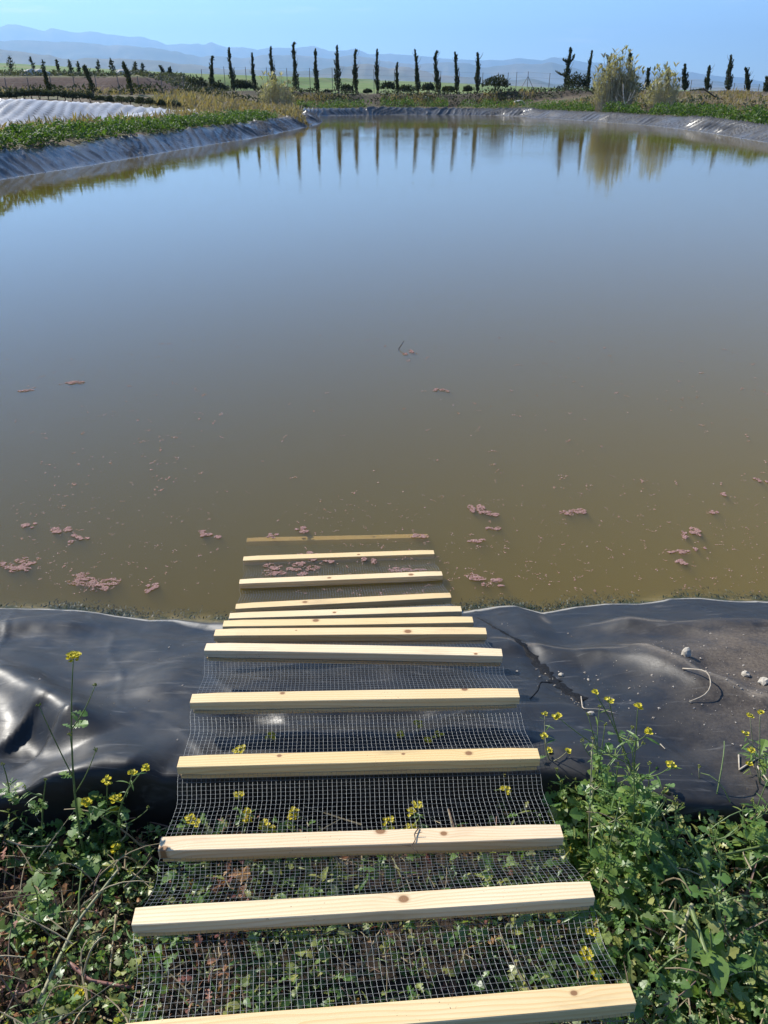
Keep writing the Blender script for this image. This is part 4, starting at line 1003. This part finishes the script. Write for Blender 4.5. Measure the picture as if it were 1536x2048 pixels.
for k in range(30):
    t = .55 + .45 * rng.random(); i = t * (len(P_) - 1); j = min(len(P_) - 2, int(i)); q = P_[j] * (1 - (i - j)) + P_[j + 1] * (i - j) + rng.normal(0, .012, 2)
    r = .0012 + .005 * rng.random() ** 3
    zz = float(near_z(q[:1], q[1:])[0]); grav.inst(CLOD, rand_rot(1), np.array([[r, r, r * .7]]), np.array([[q[0], q[1], zz + r * .3]]))
tag(grav.build('gravel', M['gravel']), kind='stuff')
# bent dark rootlet on the third batten
zb = CAM_H - 1.601 + .003
stalk([px(838, 1655, zb), px(828, 1668, zb + .004), px(832, 1680, zb), px(822, 1692, zb), px(836, 1705, zb - .002)], .0016, 'dark_twig', 'dark dry rootlet lying across the third batten', 'twig', 'twig',
      tips=[[px(828, 1668, zb + .003), px(845, 1664, zb + .006)], [px(822, 1692, zb), px(804, 1690, zb + .004)]])

# ------------------------------------------------------------------ things on the water
def fern_patch(u, v_, wpx, hpx, label, seed):
    c = px(u, v_, 0); Zc = c[1] * CP + CAM_H * SP
    sx = wpx / 2 * Zc / FPX; dep = math.atan2(CAM_H, c[1]); sy = hpx / 2 * Zc / FPX / math.sin(dep)
    mb = MB(); r = np.random.default_rng(seed); n = int(np.clip(1500 * (sx * sy) / (.05 * .04), 45, 1500))
    # clustered: a few overlapping lobes of different size
    nl = 3 + int(sx / .012); cx = r.uniform(-1, 1, nl); cyy = r.normal(0, .45, nl) + .3 * cx * r.choice([-1, 1]); cr = .18 + .3 * r.random(nl)
    pts = []
    while len(pts) < n:
        k = r.integers(nl); a = r.random() * 6.283; q = math.sqrt(r.random()) * cr[k]
        X, Y = cx[k] + q * math.cos(a), cyy[k] + q * math.sin(a)
        if float(fbm(np.array(X * 5 + seed), np.array(Y * 5), 3, 3)) < .50 and r.random() < .97: continue
        pts.append((X * sx, Y * sy))
    P = np.array(pts); m = len(P); s = .0016 + .0026 * r.random(m)
    loc = np.stack([c[0] + P[:, 0], c[1] + P[:, 1], .0008 + .003 * r.random(m)], 1)
    mb.inst(CLOD, rotmats(r.random(m) * 6.28, (r.random(m) - .5) * .6, (r.random(m) - .5) * .6), np.stack([s * 1.3, s * .8, s * .45], 1), loc)
    tag(mb.build('floating_fern', M['azolla']), label, 'water fern', 'floating water fern')
FERN = [(30, 1132, 62, 24, 'pink water fern patch at the left photo edge'), (176, 1163, 104, 30, 'largest pink fern raft, near the left shore'), (303, 1177, 26, 16, 'small slanting fern raft between the large raft and the ramp'),
        (60, 1049, 26, 14, 'round pink fern clump far left, upper row'), (124, 1061, 40, 18, 'curved fern clump right of the round one on the left'), (157, 1078, 34, 14, 'fern clump just below the curved one on the left'),
        (420, 1069, 38, 14, 'fern clump left of the sunken batten'), (606, 1062, 30, 16, 'fern clump above the sunken batten at the left third'), (545, 1073, 22, 9, 'small fern tuft over the left half of the sunken batten'),
        (838, 1072, 34, 14, 'fern clump over the right end of the sunken batten'), (618, 1113, 40, 16, 'fern clump lying across the twelfth batten'), (580, 1136, 92, 30, 'broad fern raft over the wire between eleventh and twelfth batten'),
        (740, 1120, 24, 14, 'round fern clump over the wire right of the broad raft'), (812, 1140, 56, 9, 'thin fern strip along the eleventh batten'), (660, 1123, 26, 10, 'loose fern scrap over the wire beside the broad raft'),
        (955, 1014, 28, 26, 'upright fern clump right of the ramp, farthest out'), (976, 1028, 32, 12, 'fern wing attached below the upright clump on the right'), (953, 1083, 32, 9, 'flat fern strip right of the sunken batten'),
        (1146, 1024, 42, 13, 'fern clump well out at centre right'), (1380, 1064, 38, 28, 'large ragged fern clump near the right edge'), (1360, 1105, 44, 10, 'long flat fern clump below the ragged one'),
        (1363, 1127, 26, 11, 'small fern clump nearest the shore on the far right'), (972, 1160, 66, 20, 'bright fern raft right of the eleventh batten'), (1432, 1026, 18, 14, 'small fern clump above and right of the ragged one'),
        (1443, 990, 18, 8, 'tiny fern clump upper right'), (985, 1055, 30, 10, 'loose fern strand right of the ramp'), (1400, 1098, 22, 8, 'fern scrap right of the long flat clump'), (1523, 962, 22, 9, 'fern clump at the right photo edge far out'),
        (145, 766, 46, 6, 'long thin fern streak far out on the left'), (815, 706, 22, 9, 'pink fern scrap beside the twig standing in the water'), (55, 781, 28, 5, 'short fern streak far out at the left edge'), (882, 780, 26, 7, 'fern streak far out right of centre')]
for i, q in enumerate(FERN): fern_patch(*q, 100 + i)
specks = MB()
n = 2000
u = rng.uniform(-100, 1640, n); v_ = np.where(rng.random(n) < .62, rng.uniform(985, 1190, n), rng.uniform(670, 985, n))
for a, b in zip(u, v_):
    c = px(a, b, 0)
    if c[1] < wl(c[0]) + .05: continue
    if float(fbm(np.array(c[0] * 1.1), np.array(c[1] * .8), 71, 3)) < .30 + .22 * rng.random(): continue
    k = 1 + int(rng.integers(0, 12) * rng.random() ** 1.5); sc_ = .9 if b > 985 else 1.5
    an = rng.random() * 6.28
    q1 = rng.normal(0, .011, k) * sc_; q2 = rng.normal(0, .0045, k) * sc_
    P = np.stack([c[0] + q1 * math.cos(an) - q2 * math.sin(an), c[1] + q1 * math.sin(an) + q2 * math.cos(an), np.full(k, .001)], 1)
    s = (.0018 + .0022 * rng.random(k)) * sc_
    specks.inst(CLOD, rand_rot(k, -.2, .2, .2), np.stack([s * 1.1, s * .95, s * .4], 1), P)
tag(specks.build('floating_debris', M['azolla']), kind='stuff')
alg = MB()
n = 9000
x = rng.uniform(-2.2, 2.4, n); off = rng.random(n) ** 1.6 * .11
k = rng.random(n) < np.clip(.25 + 1.6 * (fbm(x * 2.2 + 3, x * 0, 88, 3) - .38) + .9 * np.exp(-((x - .62) / .28) ** 2), .05, 1); x = x[k]; off = off[k]; n = len(x)
y = wl(x) + .004 + off * (.5 + .9 * fbm(x * 6, x * 0, 89, 2)); zb_ = near_z(x, y)
z = np.minimum(-.004, zb_ + .004 + (-.003 - zb_) * .55 * rng.random(n))
alg.inst(NARROW, rotmats(rng.normal(0, .6, n), rng.normal(.1, .3, n), rng.normal(0, .8, n)), np.stack([np.full(n, .040), .007 + .014 * rng.random(n), np.full(n, .006)], 1), np.stack([x, y, z], 1))
tag(alg.build('algae', M['algae']), kind='stuff')
c = px(797, 698, 0)
e = pd(808, 682, c[1] + .03)
stalk([c + [.005, 0, -.03], c, (c + e) / 2 + [.004, 0, .004], e], .0045, 'dark_twig', 'short dark twig standing out of the open water', 'twig', 'twig')

# ------------------------------------------------------------------ far vegetation
def crown_cyl(mb, axpts, prof, n, size, tpl=TRI, up=1.15, spread=.35):
    t = rng.random(n) ** .9; L = np.linspace(0, 1, len(axpts))
    P = np.stack([np.interp(t, L, axpts[:, i]) for i in range(3)], 1)
    r = np.interp(t, np.linspace(0, 1, len(prof)), prof) * np.sqrt(rng.random(n)) * (.7 + .6 * vnoise(t * 9, rng.random(n) * 0 + 1, int(rng.integers(99))))
    a = rng.random(n) * 2 * np.pi
    P[:, 0] += r * np.cos(a); P[:, 1] += r * np.sin(a)
    yaw = a - np.pi / 2 + rng.normal(0, .5, n)
    mb.inst(tpl, rotmats(yaw, up + rng.normal(0, spread, n), rng.normal(0, .6, n)), size * (.6 + .8 * rng.random(n)), P)
ORD = 'first second third fourth fifth sixth seventh eighth ninth tenth eleventh twelfth thirteenth fourteenth fifteenth sixteenth seventeenth eighteenth nineteenth twentieth'.split()
CYP = [  # top px, base px, half width m, note
    (422, 114, 425, 178, .34, 'short leaning cypress with a hooked tip, first of the row on the left', .5), (457, 97, 468, 178, .36, 'tall cypress leaning left, second in the row', .2), (503, 107, 510, 178, .30, 'slim cypress leaning left, just before the small reed clump', .2),
    (540, 95, 551, 179, .38, 'ragged cypress rising behind the small reed clump', .3), (585, 87, 593, 181, .42, 'tallest left cypress with a curled broken tip and side twigs', 1.0), (630, 100, 635, 183, .40, 'straight even cypress right of the curled one', .2),
    (672, 93, 677, 182, .42, 'cypress with a thin crooked leader above a full crown', .6), (708, 101, 713, 184, .46, 'cypress with a wide skirt and hooked tip', .6), (752, 100, 756, 180, .30, 'pencil thin cypress standing alone', .1),
    (793, 127, 796, 186, .26, 'shortest thin cypress near the row centre', .2), (829, 101, 838, 184, .40, 'cypress leaning left with tufts at its foot, right of the shortest', .3), (870, 103, 877, 186, .36, 'cypress with a bent broken top, twelfth in the row', .9),
    (912, 106, 914, 186, .38, 'slim cypress with a narrow tip, thirteenth in the row', .3), (955, 107, 955, 186, .38, 'cypress with a forked feathery tip beside the big round bush', .5),
    (1141, 97, 1130, 194, .52, 'thick cypress with a bare limb reaching left', .6), (1182, 103, 1173, 195, .38, 'tall bare sided cypress leaning right beside the reeds', .2), (1214, 112, 1222, 198, .36, 'cypress with drooping tip half hidden in the big reeds', .8),
    (1260, 108, 1256, 198, .40, 'cypress with feathery top on the right of the big reeds', .6), (1295, 138, 1293, 198, .32, 'low cypress left of the small right reed clump', .2), (1335, 137, 1333, 198, .34, 'cypress with forked tip rising from the small right reeds', .5),
    (1370, 130, 1368, 194, .38, 'cypress with blunt bent tip right of the reeds', .4), (1418, 133, 1412, 195, .36, 'narrow cypress third from the right photo edge but one', .2), (1461, 112, 1454, 196, .56, 'broad tall cypress near the right photo edge', .3),
    (1492, 138, 1494, 198, .44, 'low spreading cypress with spiky twigs near the right edge', .5), (1532, 156, 1529, 201, .36, 'low cypress at the right photo edge', .2)]
for (u1, v1, u0, v0, hw, lab, hook) in CYP:
    Y = 104.0 + rng.uniform(-.6, .6) - (4 if u0 > 1200 else 0)
    x0 = pd(u0, v0, Y)[0]; base = np.array([x0, Y, gz(x0, Y)]); top = pd(u1, v1, Y)
    root = empty('cypress_tree', base); tag(root, lab, 'cypress', 'cypress trees in a row behind the pond')
    H = top[2] - base[2]; n = 14; t = np.linspace(0, 1, n); hw = hw * rng.uniform(.85, 1.3)
    ax = base + (top - base) * t[:, None]
    ax[:, 0] += .10 * np.sin(t * 5 + rng.random() * 6) * t + hook * .28 * np.clip(t - .8, 0, 1) * 5 * (t - .9) * 6 * (1 if rng.random() < .7 else -1)
    tr = MB(); tr.tube(ax, np.linspace(.10, .02, n), 6)
    for k in range(5):
        i = int(rng.integers(4, 12)); a = rng.random() * 6.28; ln = hw * (1 + .8 * rng.random())
        tr.tube(bez(ax[i], ax[i] + [ln * .6 * math.cos(a), ln * .6 * math.sin(a), ln * .3], ax[i] + [ln * .8 * math.cos(a), ln * .8 * math.sin(a), ln * 1.1], 5), np.linspace(.025, .008, 5), 4)
    cr = MB()
    if 'limb' in lab:
        p = ax[6]; e = p + [-1.25, 0, .25]; m_ = p + [-.7, 0, -.35]; q = bez(p, m_, e, 8); tr.tube(q, np.linspace(.07, .03, 8), 5); crown_cyl(cr, q, [.12, .1, .12], 60, .22)
        p = ax[9]; q = bez(p, p + [.45, 0, .1], p + [.6, 0, .8], 6); tr.tube(q, np.linspace(.05, .02, 6), 5); crown_cyl(cr, q, [.12, .1, .1], 60, .25)
        p = ax[9]; q = bez(p, p + [-.5, 0, .1], p + [-.6, 0, .3], 6); tr.tube(q, np.linspace(.05, .02, 6), 5); crown_cyl(cr, q, [.12, .1, .1], 50, .25)
    pr = np.array([.55, .95, 1.0, .95, .85, .72, .6, .45, .35, .3, .22, .12]) * hw * .66
    crown_cyl(cr, ax[1:], pr, 1500, .17, up=1.2, spread=.38)
    # tufts that stick out and gaps between
    for k in range(13):
        i = int(rng.integers(1, 12)); a = rng.random() * 6.28; r_ = hw * (.7 + .25 * rng.random()) * (1.1 - i / 14)
        c_ = ax[i] + [r_ * math.cos(a), r_ * math.sin(a), 0]
        crown_cyl(cr, np.stack([c_, c_ + [.1 * math.cos(a), .1 * math.sin(a), .45]]), [.05, .015], 22, .16, up=1.2)
    if hook > .4: crown_cyl(cr, np.stack([ax[-2], ax[-1] + [.15 * (hook if rng.random() < .6 else -hook), 0, .02]]), [.10, .14, .08], 30, .2, up=.5, spread=.7)
    tr.build('trunk', M['bark'], root, True); cr.build('crown', M['cypress'], root)

# leaning dark trees on the left
for (u1, v1, u0, v0, lab) in ((88, 143, 101, 192, 'thin dark cypress leaning left, first of three before the cut bank'), (168, 134, 188, 193, 'bowed dark cypress before the cut bank, middle of three'), (246, 127, 265, 194, 'hooked dark cypress leaning left, last of three before the cut bank')):
    Y = 74.0; x0 = pd(u0, v0, Y)[0]; base = np.array([x0, Y, gz(x0, Y) - .05]); top = pd(u1, v1, Y)
    root = empty('cypress_tree', base); tag(root, lab, 'cypress', 'leaning cypresses before the cut bank')
    ax = bez(base, [base[0] + (top[0] - base[0]) * .25, Y, (base[2] + top[2]) / 2 + .2], top, 12)
    tr = MB(); tr.tube(ax, np.linspace(.09, .02, 12), 6); tr.build('trunk', M['bark'], root, True)
    cr = MB(); crown_cyl(cr, ax[1:], np.array([.14, .2, .2, .16, .12, .06]), 300, .22); cr.build('crown', M['cypress'], root)

def blob(mb, c, rx, ry, rz, n, size, tpl=TRI, up=.6):
    d = rng.normal(0, 1, (n, 3)); d /= np.linalg.norm(d, axis=1)[:, None]; d[:, 2] = np.abs(d[:, 2]) * 1.0 - .15
    k = .55 + .5 * rng.random(n) ** .6; lump = .75 + .5 * vnoise(d[:, 0] * 2.5 + c[0], d[:, 1] * 2.5 + d[:, 2] * 2, 5)
    P = np.asarray(c) + d * np.array([rx, ry, rz]) * (k * lump)[:, None]
    mb.inst(tpl, rotmats(np.arctan2(-d[:, 0], d[:, 1]) + rng.normal(0, .6, n), up + rng.normal(0, .5, n), rng.normal(0, .6, n)), size * (.6 + .8 * rng.random(n)), P)
def shrub(u, vb, wpx, hpx, Y, mat, label, group, name='shrub', n=260, size=.2, stems=4):
    x0 = pd(u, vb, Y)[0]; z0 = gz(x0, Y); Z = Y * CP; rx = wpx / 2 * Z / FPX; h = hpx / (FPX / CP ** 2) * Y * 1.0
    root = empty(name, (x0, Y, z0)); tag(root, label, 'shrub', group)
    cr = MB(); blob(cr, (x0, Y, z0 + h * .42), rx, rx * .9, h * .62, n, size)
    for k in range(4):
        blob(cr, (x0 + rng.uniform(-.6, .6) * rx, Y + rng.uniform(-.4, .4) * rx, z0 + h * rng.uniform(.3, .75)), rx * .4, rx * .4, h * .3, n // 6, size)
    tr = MB()
    for k in range(stems):
        a = rng.random() * 6.28; tr.tube(bez((x0, Y, z0 - .1), (x0 + .2 * rx * math.cos(a), Y, z0 + h * .3), (x0 + .6 * rx * math.cos(a), Y + .5 * rx * math.sin(a), z0 + h * .7), 5), np.linspace(.018, .006, 5) * (1 + h * .5), 4)
    tr.build('stem', M['bark'], root); cr.build('foliage', M[mat], root)
for i, (u, vb, wp, hp) in enumerate(((398, 180, 40, 34), (440, 181, 30, 26), (487, 181, 44, 30), (655, 186, 14, 10), (694, 186, 26, 22), (735, 186, 16, 10), (775, 187, 32, 24), (815, 188, 34, 18), (856, 188, 28, 22), (896, 188, 26, 16), (990, 196, 62, 38), (1150, 197, 52, 46), (1240, 200, 90, 24), (1394, 200, 34, 8), (935, 190, 18, 16))):
    labs = ['dark shrub left of the first cypress', 'dark shrub between first and second cypress', 'wide dark shrub between second and third cypress', 'small low shrub at the foot of the straight even cypress', 'rounded shrub between the crooked and the skirted cypress', 'little shrub left of the pencil cypress', 'airy shrub right of the pencil cypress', 'flat topped shrub right of the shortest cypress', 'spiky shrub left of the bent top cypress', 'low shrub right of the bent top cypress', 'big round dark bush right of the forked cypress', 'large black green bush at the foot of the limbed cypress', 'dark undergrowth shrub behind the big reeds', 'low shrub right of the blunt tipped cypress', 'small shrub left of the forked cypress']
    shrub(u, vb, wp, hp, 102.5 - (5 if u in (990,) else 0), 'shrub', labs[i], 'dark shrubs between the cypresses', n=620 if wp > 40 else 340, size=.22)
# grey green cushions along the top of the white sheet
sx_ = [3, 22, 36, 51, 66, 81, 98, 116, 132, 146, 164, 182, 200, 219, 243, 262, 282, 300, 322, 350]
for i, u in enumerate(sx_):
    wv = [20, 18, 16, 16, 18, 18, 18, 20, 14, 18, 26, 18, 24, 18, 34, 16, 20, 22, 18, 26][i]
    col = ['grey green', 'dull green', 'grey'][i % 3]
    shrub(u, 203 + i * .55, wv, 17 + (i * 7) % 6, float(np.interp(u, [0, 190, 338], [49.6, 53.2, 57.5])), 'sage', '%s cushion shrub, %s from the left behind the white sheet' % (col, ORD[i]), 'cushion shrubs behind the white sheet', n=420, size=.10, stems=3)
# young pines and a bush on the terrace top
for i, (u, vb, hp, wp, lab) in enumerate(((22, 138, 24, 30, 'bushy young pine at the far left of the terrace'), (68, 138, 20, 12, 'thin young pine right of the bushy one'), (86, 138, 15, 14, 'small dense pine beside the thin one'), (117, 142, 22, 7, 'narrow dark cypress alone on the terrace'), (141, 139, 18, 14, 'faint young pine right of the narrow cypress'), (156, 138, 12, 8, 'tiny pine near the narrow cypress'),
                                          (196, 143, 20, 12, 'dark conical pine at the middle of the terrace'), (224, 144, 24, 18, 'tallest feathery pine on the terrace'), (250, 144, 14, 14, 'low pale pine behind the hooked cypress'), (272, 148, 22, 20, 'twin topped pine right of the hooked cypress'), (288, 147, 18, 12, 'slim pine beside the twin topped one'), (325, 150, 16, 12, 'small pine at the right of the terrace'), (340, 150, 14, 12, 'last small pine on the terrace before the dark shrubs'))):
    Y = 118 + rng.uniform(-3, 3); x0 = pd(u, vb, Y)[0]; z0 = gz(x0, Y); zb_ = pd(u, vb, Y)[2]
    root = empty('pine_tree', (x0, Y, z0)); tag(root, lab, 'tree', 'young trees on the terrace')
    h = hp / 2000 * Y * 1.05 + max(0, zb_ - z0); w_ = wp / 2 * Y * CP / FPX
    tr, cr = MB(), MB(); ax = bez((x0, Y, z0 - .1), (x0 + rng.normal(0, .1), Y, z0 + h * .5), (x0 + rng.normal(0, .15), Y, z0 + h), 8)
    tr.tube(ax, np.linspace(.07, .02, 8), 5)
    for k in range(9):
        t_ = .2 + .75 * k / 9; i_ = int(t_ * 7); a = rng.random() * 6.28; ln = w_ * (1.15 - t_); q = bez(ax[i_], ax[i_] + [ln * .5 * math.cos(a), ln * .5 * math.sin(a), 0], ax[i_] + [ln * math.cos(a), ln * math.sin(a), ln * .6], 4)
        tr.tube(q, np.linspace(.025, .01, 4), 4); crown_cyl(cr, q, [.08, .14, .10], 16, .22, up=.7, spread=.5)
    crown_cyl(cr, ax[1:], np.array([.8, .9, .75, .5, .25, .08]) * w_, 110, .24, up=.8, spread=.5)
    tr.build('trunk', M['bark'], root); cr.build('crown', M['pine' if 'cypress' not in lab else 'cypress'], root)

# reeds
def reeds(u0, u1, vb, vt, Y, n, label, spread_y=1.2, green=.5):
    xa, xb = pd(u0, vb, Y)[0], pd(u1, vb, Y)[0]; xm = (xa + xb) / 2; z0 = gz(xm, Y); Ht = pd((u0 + u1) / 2, vt, Y)[2] - z0
    root = empty('reed_clump', (xm, Y, z0)); tag(root, label, 'reeds', 'reed clumps behind the pond')
    st, lf = MB(), MB()
    for k in range(n):
        q = rng.uniform(-1, 1); x = xm + q * (xb - xa) / 2 * .75; y = Y + rng.normal(0, spread_y * .5)
        h = Ht * (.5 + .58 * rng.random() ** 1.3) * (1 - .38 * q * q); lean = rng.normal(0, .10) * h + q * .10 * h
        b = np.array([x, y, gz(x, y) - .05]) if k % 6 == 0 else np.array([x, y, z0 - .05]); e = b + [lean, rng.normal(0, .08) * h, h]
        P = bez(b, (b + e) / 2 + [-lean * .25, 0, h * .03], e, 6); st.tube(P, np.linspace(.014, .005, 6), 3, False)
        m_ = 9; t = .35 + .65 * rng.random(m_); Q = np.stack([np.interp(t, np.linspace(0, 1, 6), P[:, i]) for i in range(3)], 1)
        lf.inst(NARROW, rotmats(rng.random(m_) * 6.28, .55 + .85 * rng.random(m_), rng.normal(0, .5, m_)), np.stack([np.full(m_, .24), .22 + .28 * rng.random(m_), np.full(m_, .4)], 1), Q)
        if rng.random() < .35:
            lf.inst(NARROW, rotmats(rng.random(4) * 6.28, 1.0 + .4 * rng.random(4), rng.normal(0, .5, 4)), np.stack([np.full(4, .8), np.full(4, .45), np.full(4, .4)], 1), np.tile(e, (4, 1)))
    st.build('stems', M['reed_stem'], root); lf.build('leaves', M['reed_leaf'], root)
reeds(1180, 1268, 228, 108, 73.0, 420, 'tall tan reed clump behind the right bank')
reeds(1284, 1352, 232, 138, 68.0, 150, 'thinner green tan reed clump right of the tall reeds')
reeds(516, 592, 206, 150, 84.0, 200, 'low straw coloured reed clump before the left cypresses', 1.6)

# bank growth as masses
def strip(path, width, n, mat, name, size, hgt, up=.7, tpl=TRI, lumps=1.2, seed=3, zoff=0.0):
    P = np.array(path, float); L = np.concatenate([[0], np.cumsum(np.linalg.norm(np.diff(P, axis=0), axis=1))])
    s = rng.random(n) * L[-1]; c = np.stack([np.interp(s, L, P[:, 0]), np.interp(s, L, P[:, 1])], 1)
    i = np.clip(np.searchsorted(L, s) - 1, 0, len(P) - 2); T = P[i + 1] - P[i]; T /= np.linalg.norm(T, axis=1)[:, None]; Nn = np.stack([-T[:, 1], T[:, 0]], 1)
    w_ = np.array([np.interp(s, L, width[k]) if hasattr(width[k], '__len__') else np.full(n, width[k]) for k in (0, 1)])
    o_ = w_[0] + (w_[1] - w_[0]) * rng.random(n); c = c + Nn * o_[:, None]
    lump = fbm(c[:, 0] * lumps, c[:, 1] * lumps, seed, 3)
    keep = rng.random(n) < sm((lump - .30) / .18); c = c[keep]; lump = lump[keep]
    z = ground_z(c[:, 0], c[:, 1]); m_ = len(c)
    h = hgt * (.15 + 1.3 * sm((lump - .3) / .4)) * rng.random(m_) ** .7
    mb = MB(); mb.inst(tpl, rotmats(rng.random(m_) * 6.28, up + rng.normal(0, .45, m_), rng.normal(0, .6, m_)), size * (.6 + .8 * rng.random(m_)), np.stack([c[:, 0], c[:, 1], z + h + zoff], 1))
    return tag(mb.build(name, M[mat]), kind='stuff')
def off_shore(a, b, off):
    """points along the shore between two indices (by position), shifted outwards"""
    return None
lsh = [px(*q)[:2] for q in ((-120, 385), (0, 360), (74, 348), (169, 333), (278, 314), (400, 293), (520, 274), (600, 257))]
# green weeds on the left berm, denser and taller toward the viewer
strip(lsh, (1.25, 3.5), 22000, 'bank_green', 'bank_weeds', .13, .34, tpl=OVATE, up=.6)
strip(lsh, (3.4, 6.0), 5200, 'dry_grass', 'dry_grass', .38, .10, tpl=NARROW, up=1.0, seed=9)
rsh = [px(*q)[:2] for q in ((620, 231.5), (760, 229.5), (900, 229.5), (1000, 231), (1060, 234.5), (1150, 240), (1300, 251), (1400, 263), (1536, 286), (1660, 300))]
strip(rsh, (1.3, [5.5, 5.5, 5.5, 4.5, 3.4, 3.0, 2.8, 2.6, 2.4, 2.4]), 16000, 'bank_green', 'bank_weeds', .17, .55, tpl=OVATE, up=.8, seed=13)
strip(rsh, (4.5, [9, 9, 9, 11, 13, 14, 15, 16, 17, 17]), 12000, 'dry_grass', 'dry_grass', .42, .12, tpl=NARROW, up=1.0, seed=17, lumps=.6)
strip([(-7.5, 58), (-9, 66), (-10, 76), (-12, 84)], (-2.5, 8), 9000, 'dry_grass', 'dry_grass', .48, .15, tpl=NARROW, up=1.05, seed=23, lumps=.5)
strip([(-60, 99), (-40, 98), (-26, 98), (-18, 99)], (-3, 22), 9000, 'sage', 'scrub', .34, .35, tpl=OVATE, up=.8, seed=29, lumps=.35)
strip([(-60, 82), (-40, 83), (-26, 84), (-14, 87)], (-5, 5), 5000, 'dry_grass', 'dry_grass', .5, .18, tpl=NARROW, up=1.05, seed=31, lumps=.4)
strip([(-46, 76), (-30, 78), (-16, 84), (-10, 90)], (-4, 2.5), 3000, 'shrub', 'scrub', .3, .55, tpl=OVATE, up=.8, seed=37, lumps=.45)

strip([(-14, 97), (0, 97), (15, 96.5), (28, 96)], (-3, 4), 5200, 'shrub', 'scrub', .26, .30, tpl=OVATE, up=.8, seed=41, lumps=.6)
strip(rsh, (5.2, 9.5), 5200, 'sage', 'scrub', .24, .34, tpl=OVATE, up=.8, seed=43, lumps=.5)
# fences
def fence(posts, Y, hgt, label, lean=.03, brace=()):
    P0 = []
    for (u, v_) in posts:
        x0 = pd(u, v_, Y)[0]; P0.append(np.array([x0, Y, gz(x0, Y)]))
    root = empty('wire_fence', P0[0]); tag(root, label, 'fence')
    tops = []
    for i, p in enumerate(P0):
        t = pd(*posts[i], Y); h = t[2] if hgt is None else p[2] + hgt
        mb = MB(); tp = np.array([p[0] + rng.normal(0, lean), p[1], h]); mb.tube(np.stack([p - [0, 0, .2], tp]), .035, 6)
        if i in brace:
            for sg in (-1, 1): mb.tube(np.stack([tp - [0, 0, .5], p + [sg * 1.1, 0, 0]]), .028, 5)
        mb.build('post', M['post'], root); tops.append((p, tp))
    wr = MB()
    for fr_ in (.25, .5, .75, .97):
        wr.tube(np.array([p + (t - p) * fr_ for p, t in tops]), .006, 3, False)
    wr.build('wire', M['post'], root)
fence([(402, 138), (447, 133), (491, 134), (533, 135), (573, 136), (619, 136), (664, 136), (706, 137), (748, 138), (789, 139), (836, 141), (882, 142), (919, 143), (966, 145), (997, 145), (1016, 145), (1034, 144), (1057, 143), (1100, 146), (1146, 148), (1190, 150), (1236, 152), (1290, 155), (1338, 158), (1384, 160), (1425, 163), (1470, 166), (1520, 168)], 107.0, None, 'tall grey wire fence on thin posts behind the cypress row', brace=(17,))
fence([(-60, 156), (8, 156), (54, 155), (98, 153), (146, 152), (190, 152), (235, 150), (275, 152), (322, 152), (365, 152)], 80.0, None, 'lower wire fence along the foot of the cut bank at left')

# odd things on the far banks
def far_rock(u, v_, Y, r, label):
    x0 = pd(u, v_, Y)[0]; z0 = gz(x0, Y); mb = MB(); n = 1
    import bmesh
    bm = bmesh.new(); bmesh.ops.create_icosphere(bm, subdivisions=2, radius=1); sd = int(rng.integers(0, 999))
    for vtx in bm.verts:
        c_ = vtx.co; k = 1 + .6 * (float(fbm(c_.x * 1.2 + 5, c_.y * 1.2 + c_.z, sd, 2)) - .5); vtx.co = Vector((c_.x * 1.5, c_.y, c_.z * .7)) * k * r
    me = bpy.data.meshes.new('rock'); bm.to_mesh(me); bm.free(); me.materials.append(M['rock'])
    o = bpy.data.objects.new('rock', me); COL.objects.link(o); o.location = (x0, Y, z0 + r * .3); tag(o, label, 'rock', 'pale rocks on the far banks')
far_rock(64, 146, 100, .9, 'flat pale slab on top of the cut bank at left'); far_rock(80, 147, 100, .8, 'leaning pale slab right of the flat one'); far_rock(248, 155, 100, .6, 'white rock below the hooked cypress')
far_rock(822, 188, 97, .25, 'small white stone on the mound at centre'); far_rock(852, 190, 97, .3, 'pale stone on the mound left of the big bush'); far_rock(1040, 195, 93, .45, 'light boulder right of the big round bush')
def far_stick(P, r, label, mat='dead_wood', name='branch', tips=()):
    mb = MB(); P = np.array(P); mb.tube(P, np.linspace(r, r * .5, len(P)), 6)
    for q in tips: mb.tube(np.array(q), np.linspace(r * .6, r * .25, len(q)), 5)
    tag(mb.build(name, M[mat], None, True), label, 'branch')
p = pd(1448, 202, 70); p[2] = gz(p[0], p[1]) + .05
far_stick([p, p + [-.8, 0, .25], p + [-1.9, 0, .85]][::-1], .07, 'dark log sticking out of the right slope', 'dark_twig', 'log')
p = pd(448, 200, 66); p[2] = gz(p[0], p[1]) + .1
far_stick([p + [-.5, 0, .55], p + [.2, 0, .25], p + [1.1, 0, .0]], .05, 'dark broken branch lying in the dry grass at left', 'dark_twig')
p = pd(1250, 224, 70); p[2] = gz(p[0], p[1])
far_stick([p, p + [-.1, 0, .6], p + [-.35, 0, 1.5], p + [-.45, 0, 2.1]], .045, 'bleached dead bush in front of the tall reeds', 'dead_wood', 'dead_bush',
          tips=[[p + [-.1, 0, .6], p + [.4, .1, 1.1], p + [.9, .1, 1.3]], [p + [-.2, 0, 1.0], p + [-.8, -.2, 1.4]], [p + [.4, .1, 1.1], p + [.6, .1, 1.7]], [p + [-.1, 0, .3], p + [-.7, 0, .8], p + [-.9, 0, 1.2]], [p + [.1, 0, .8], p + [.3, 0, 1.5]]])
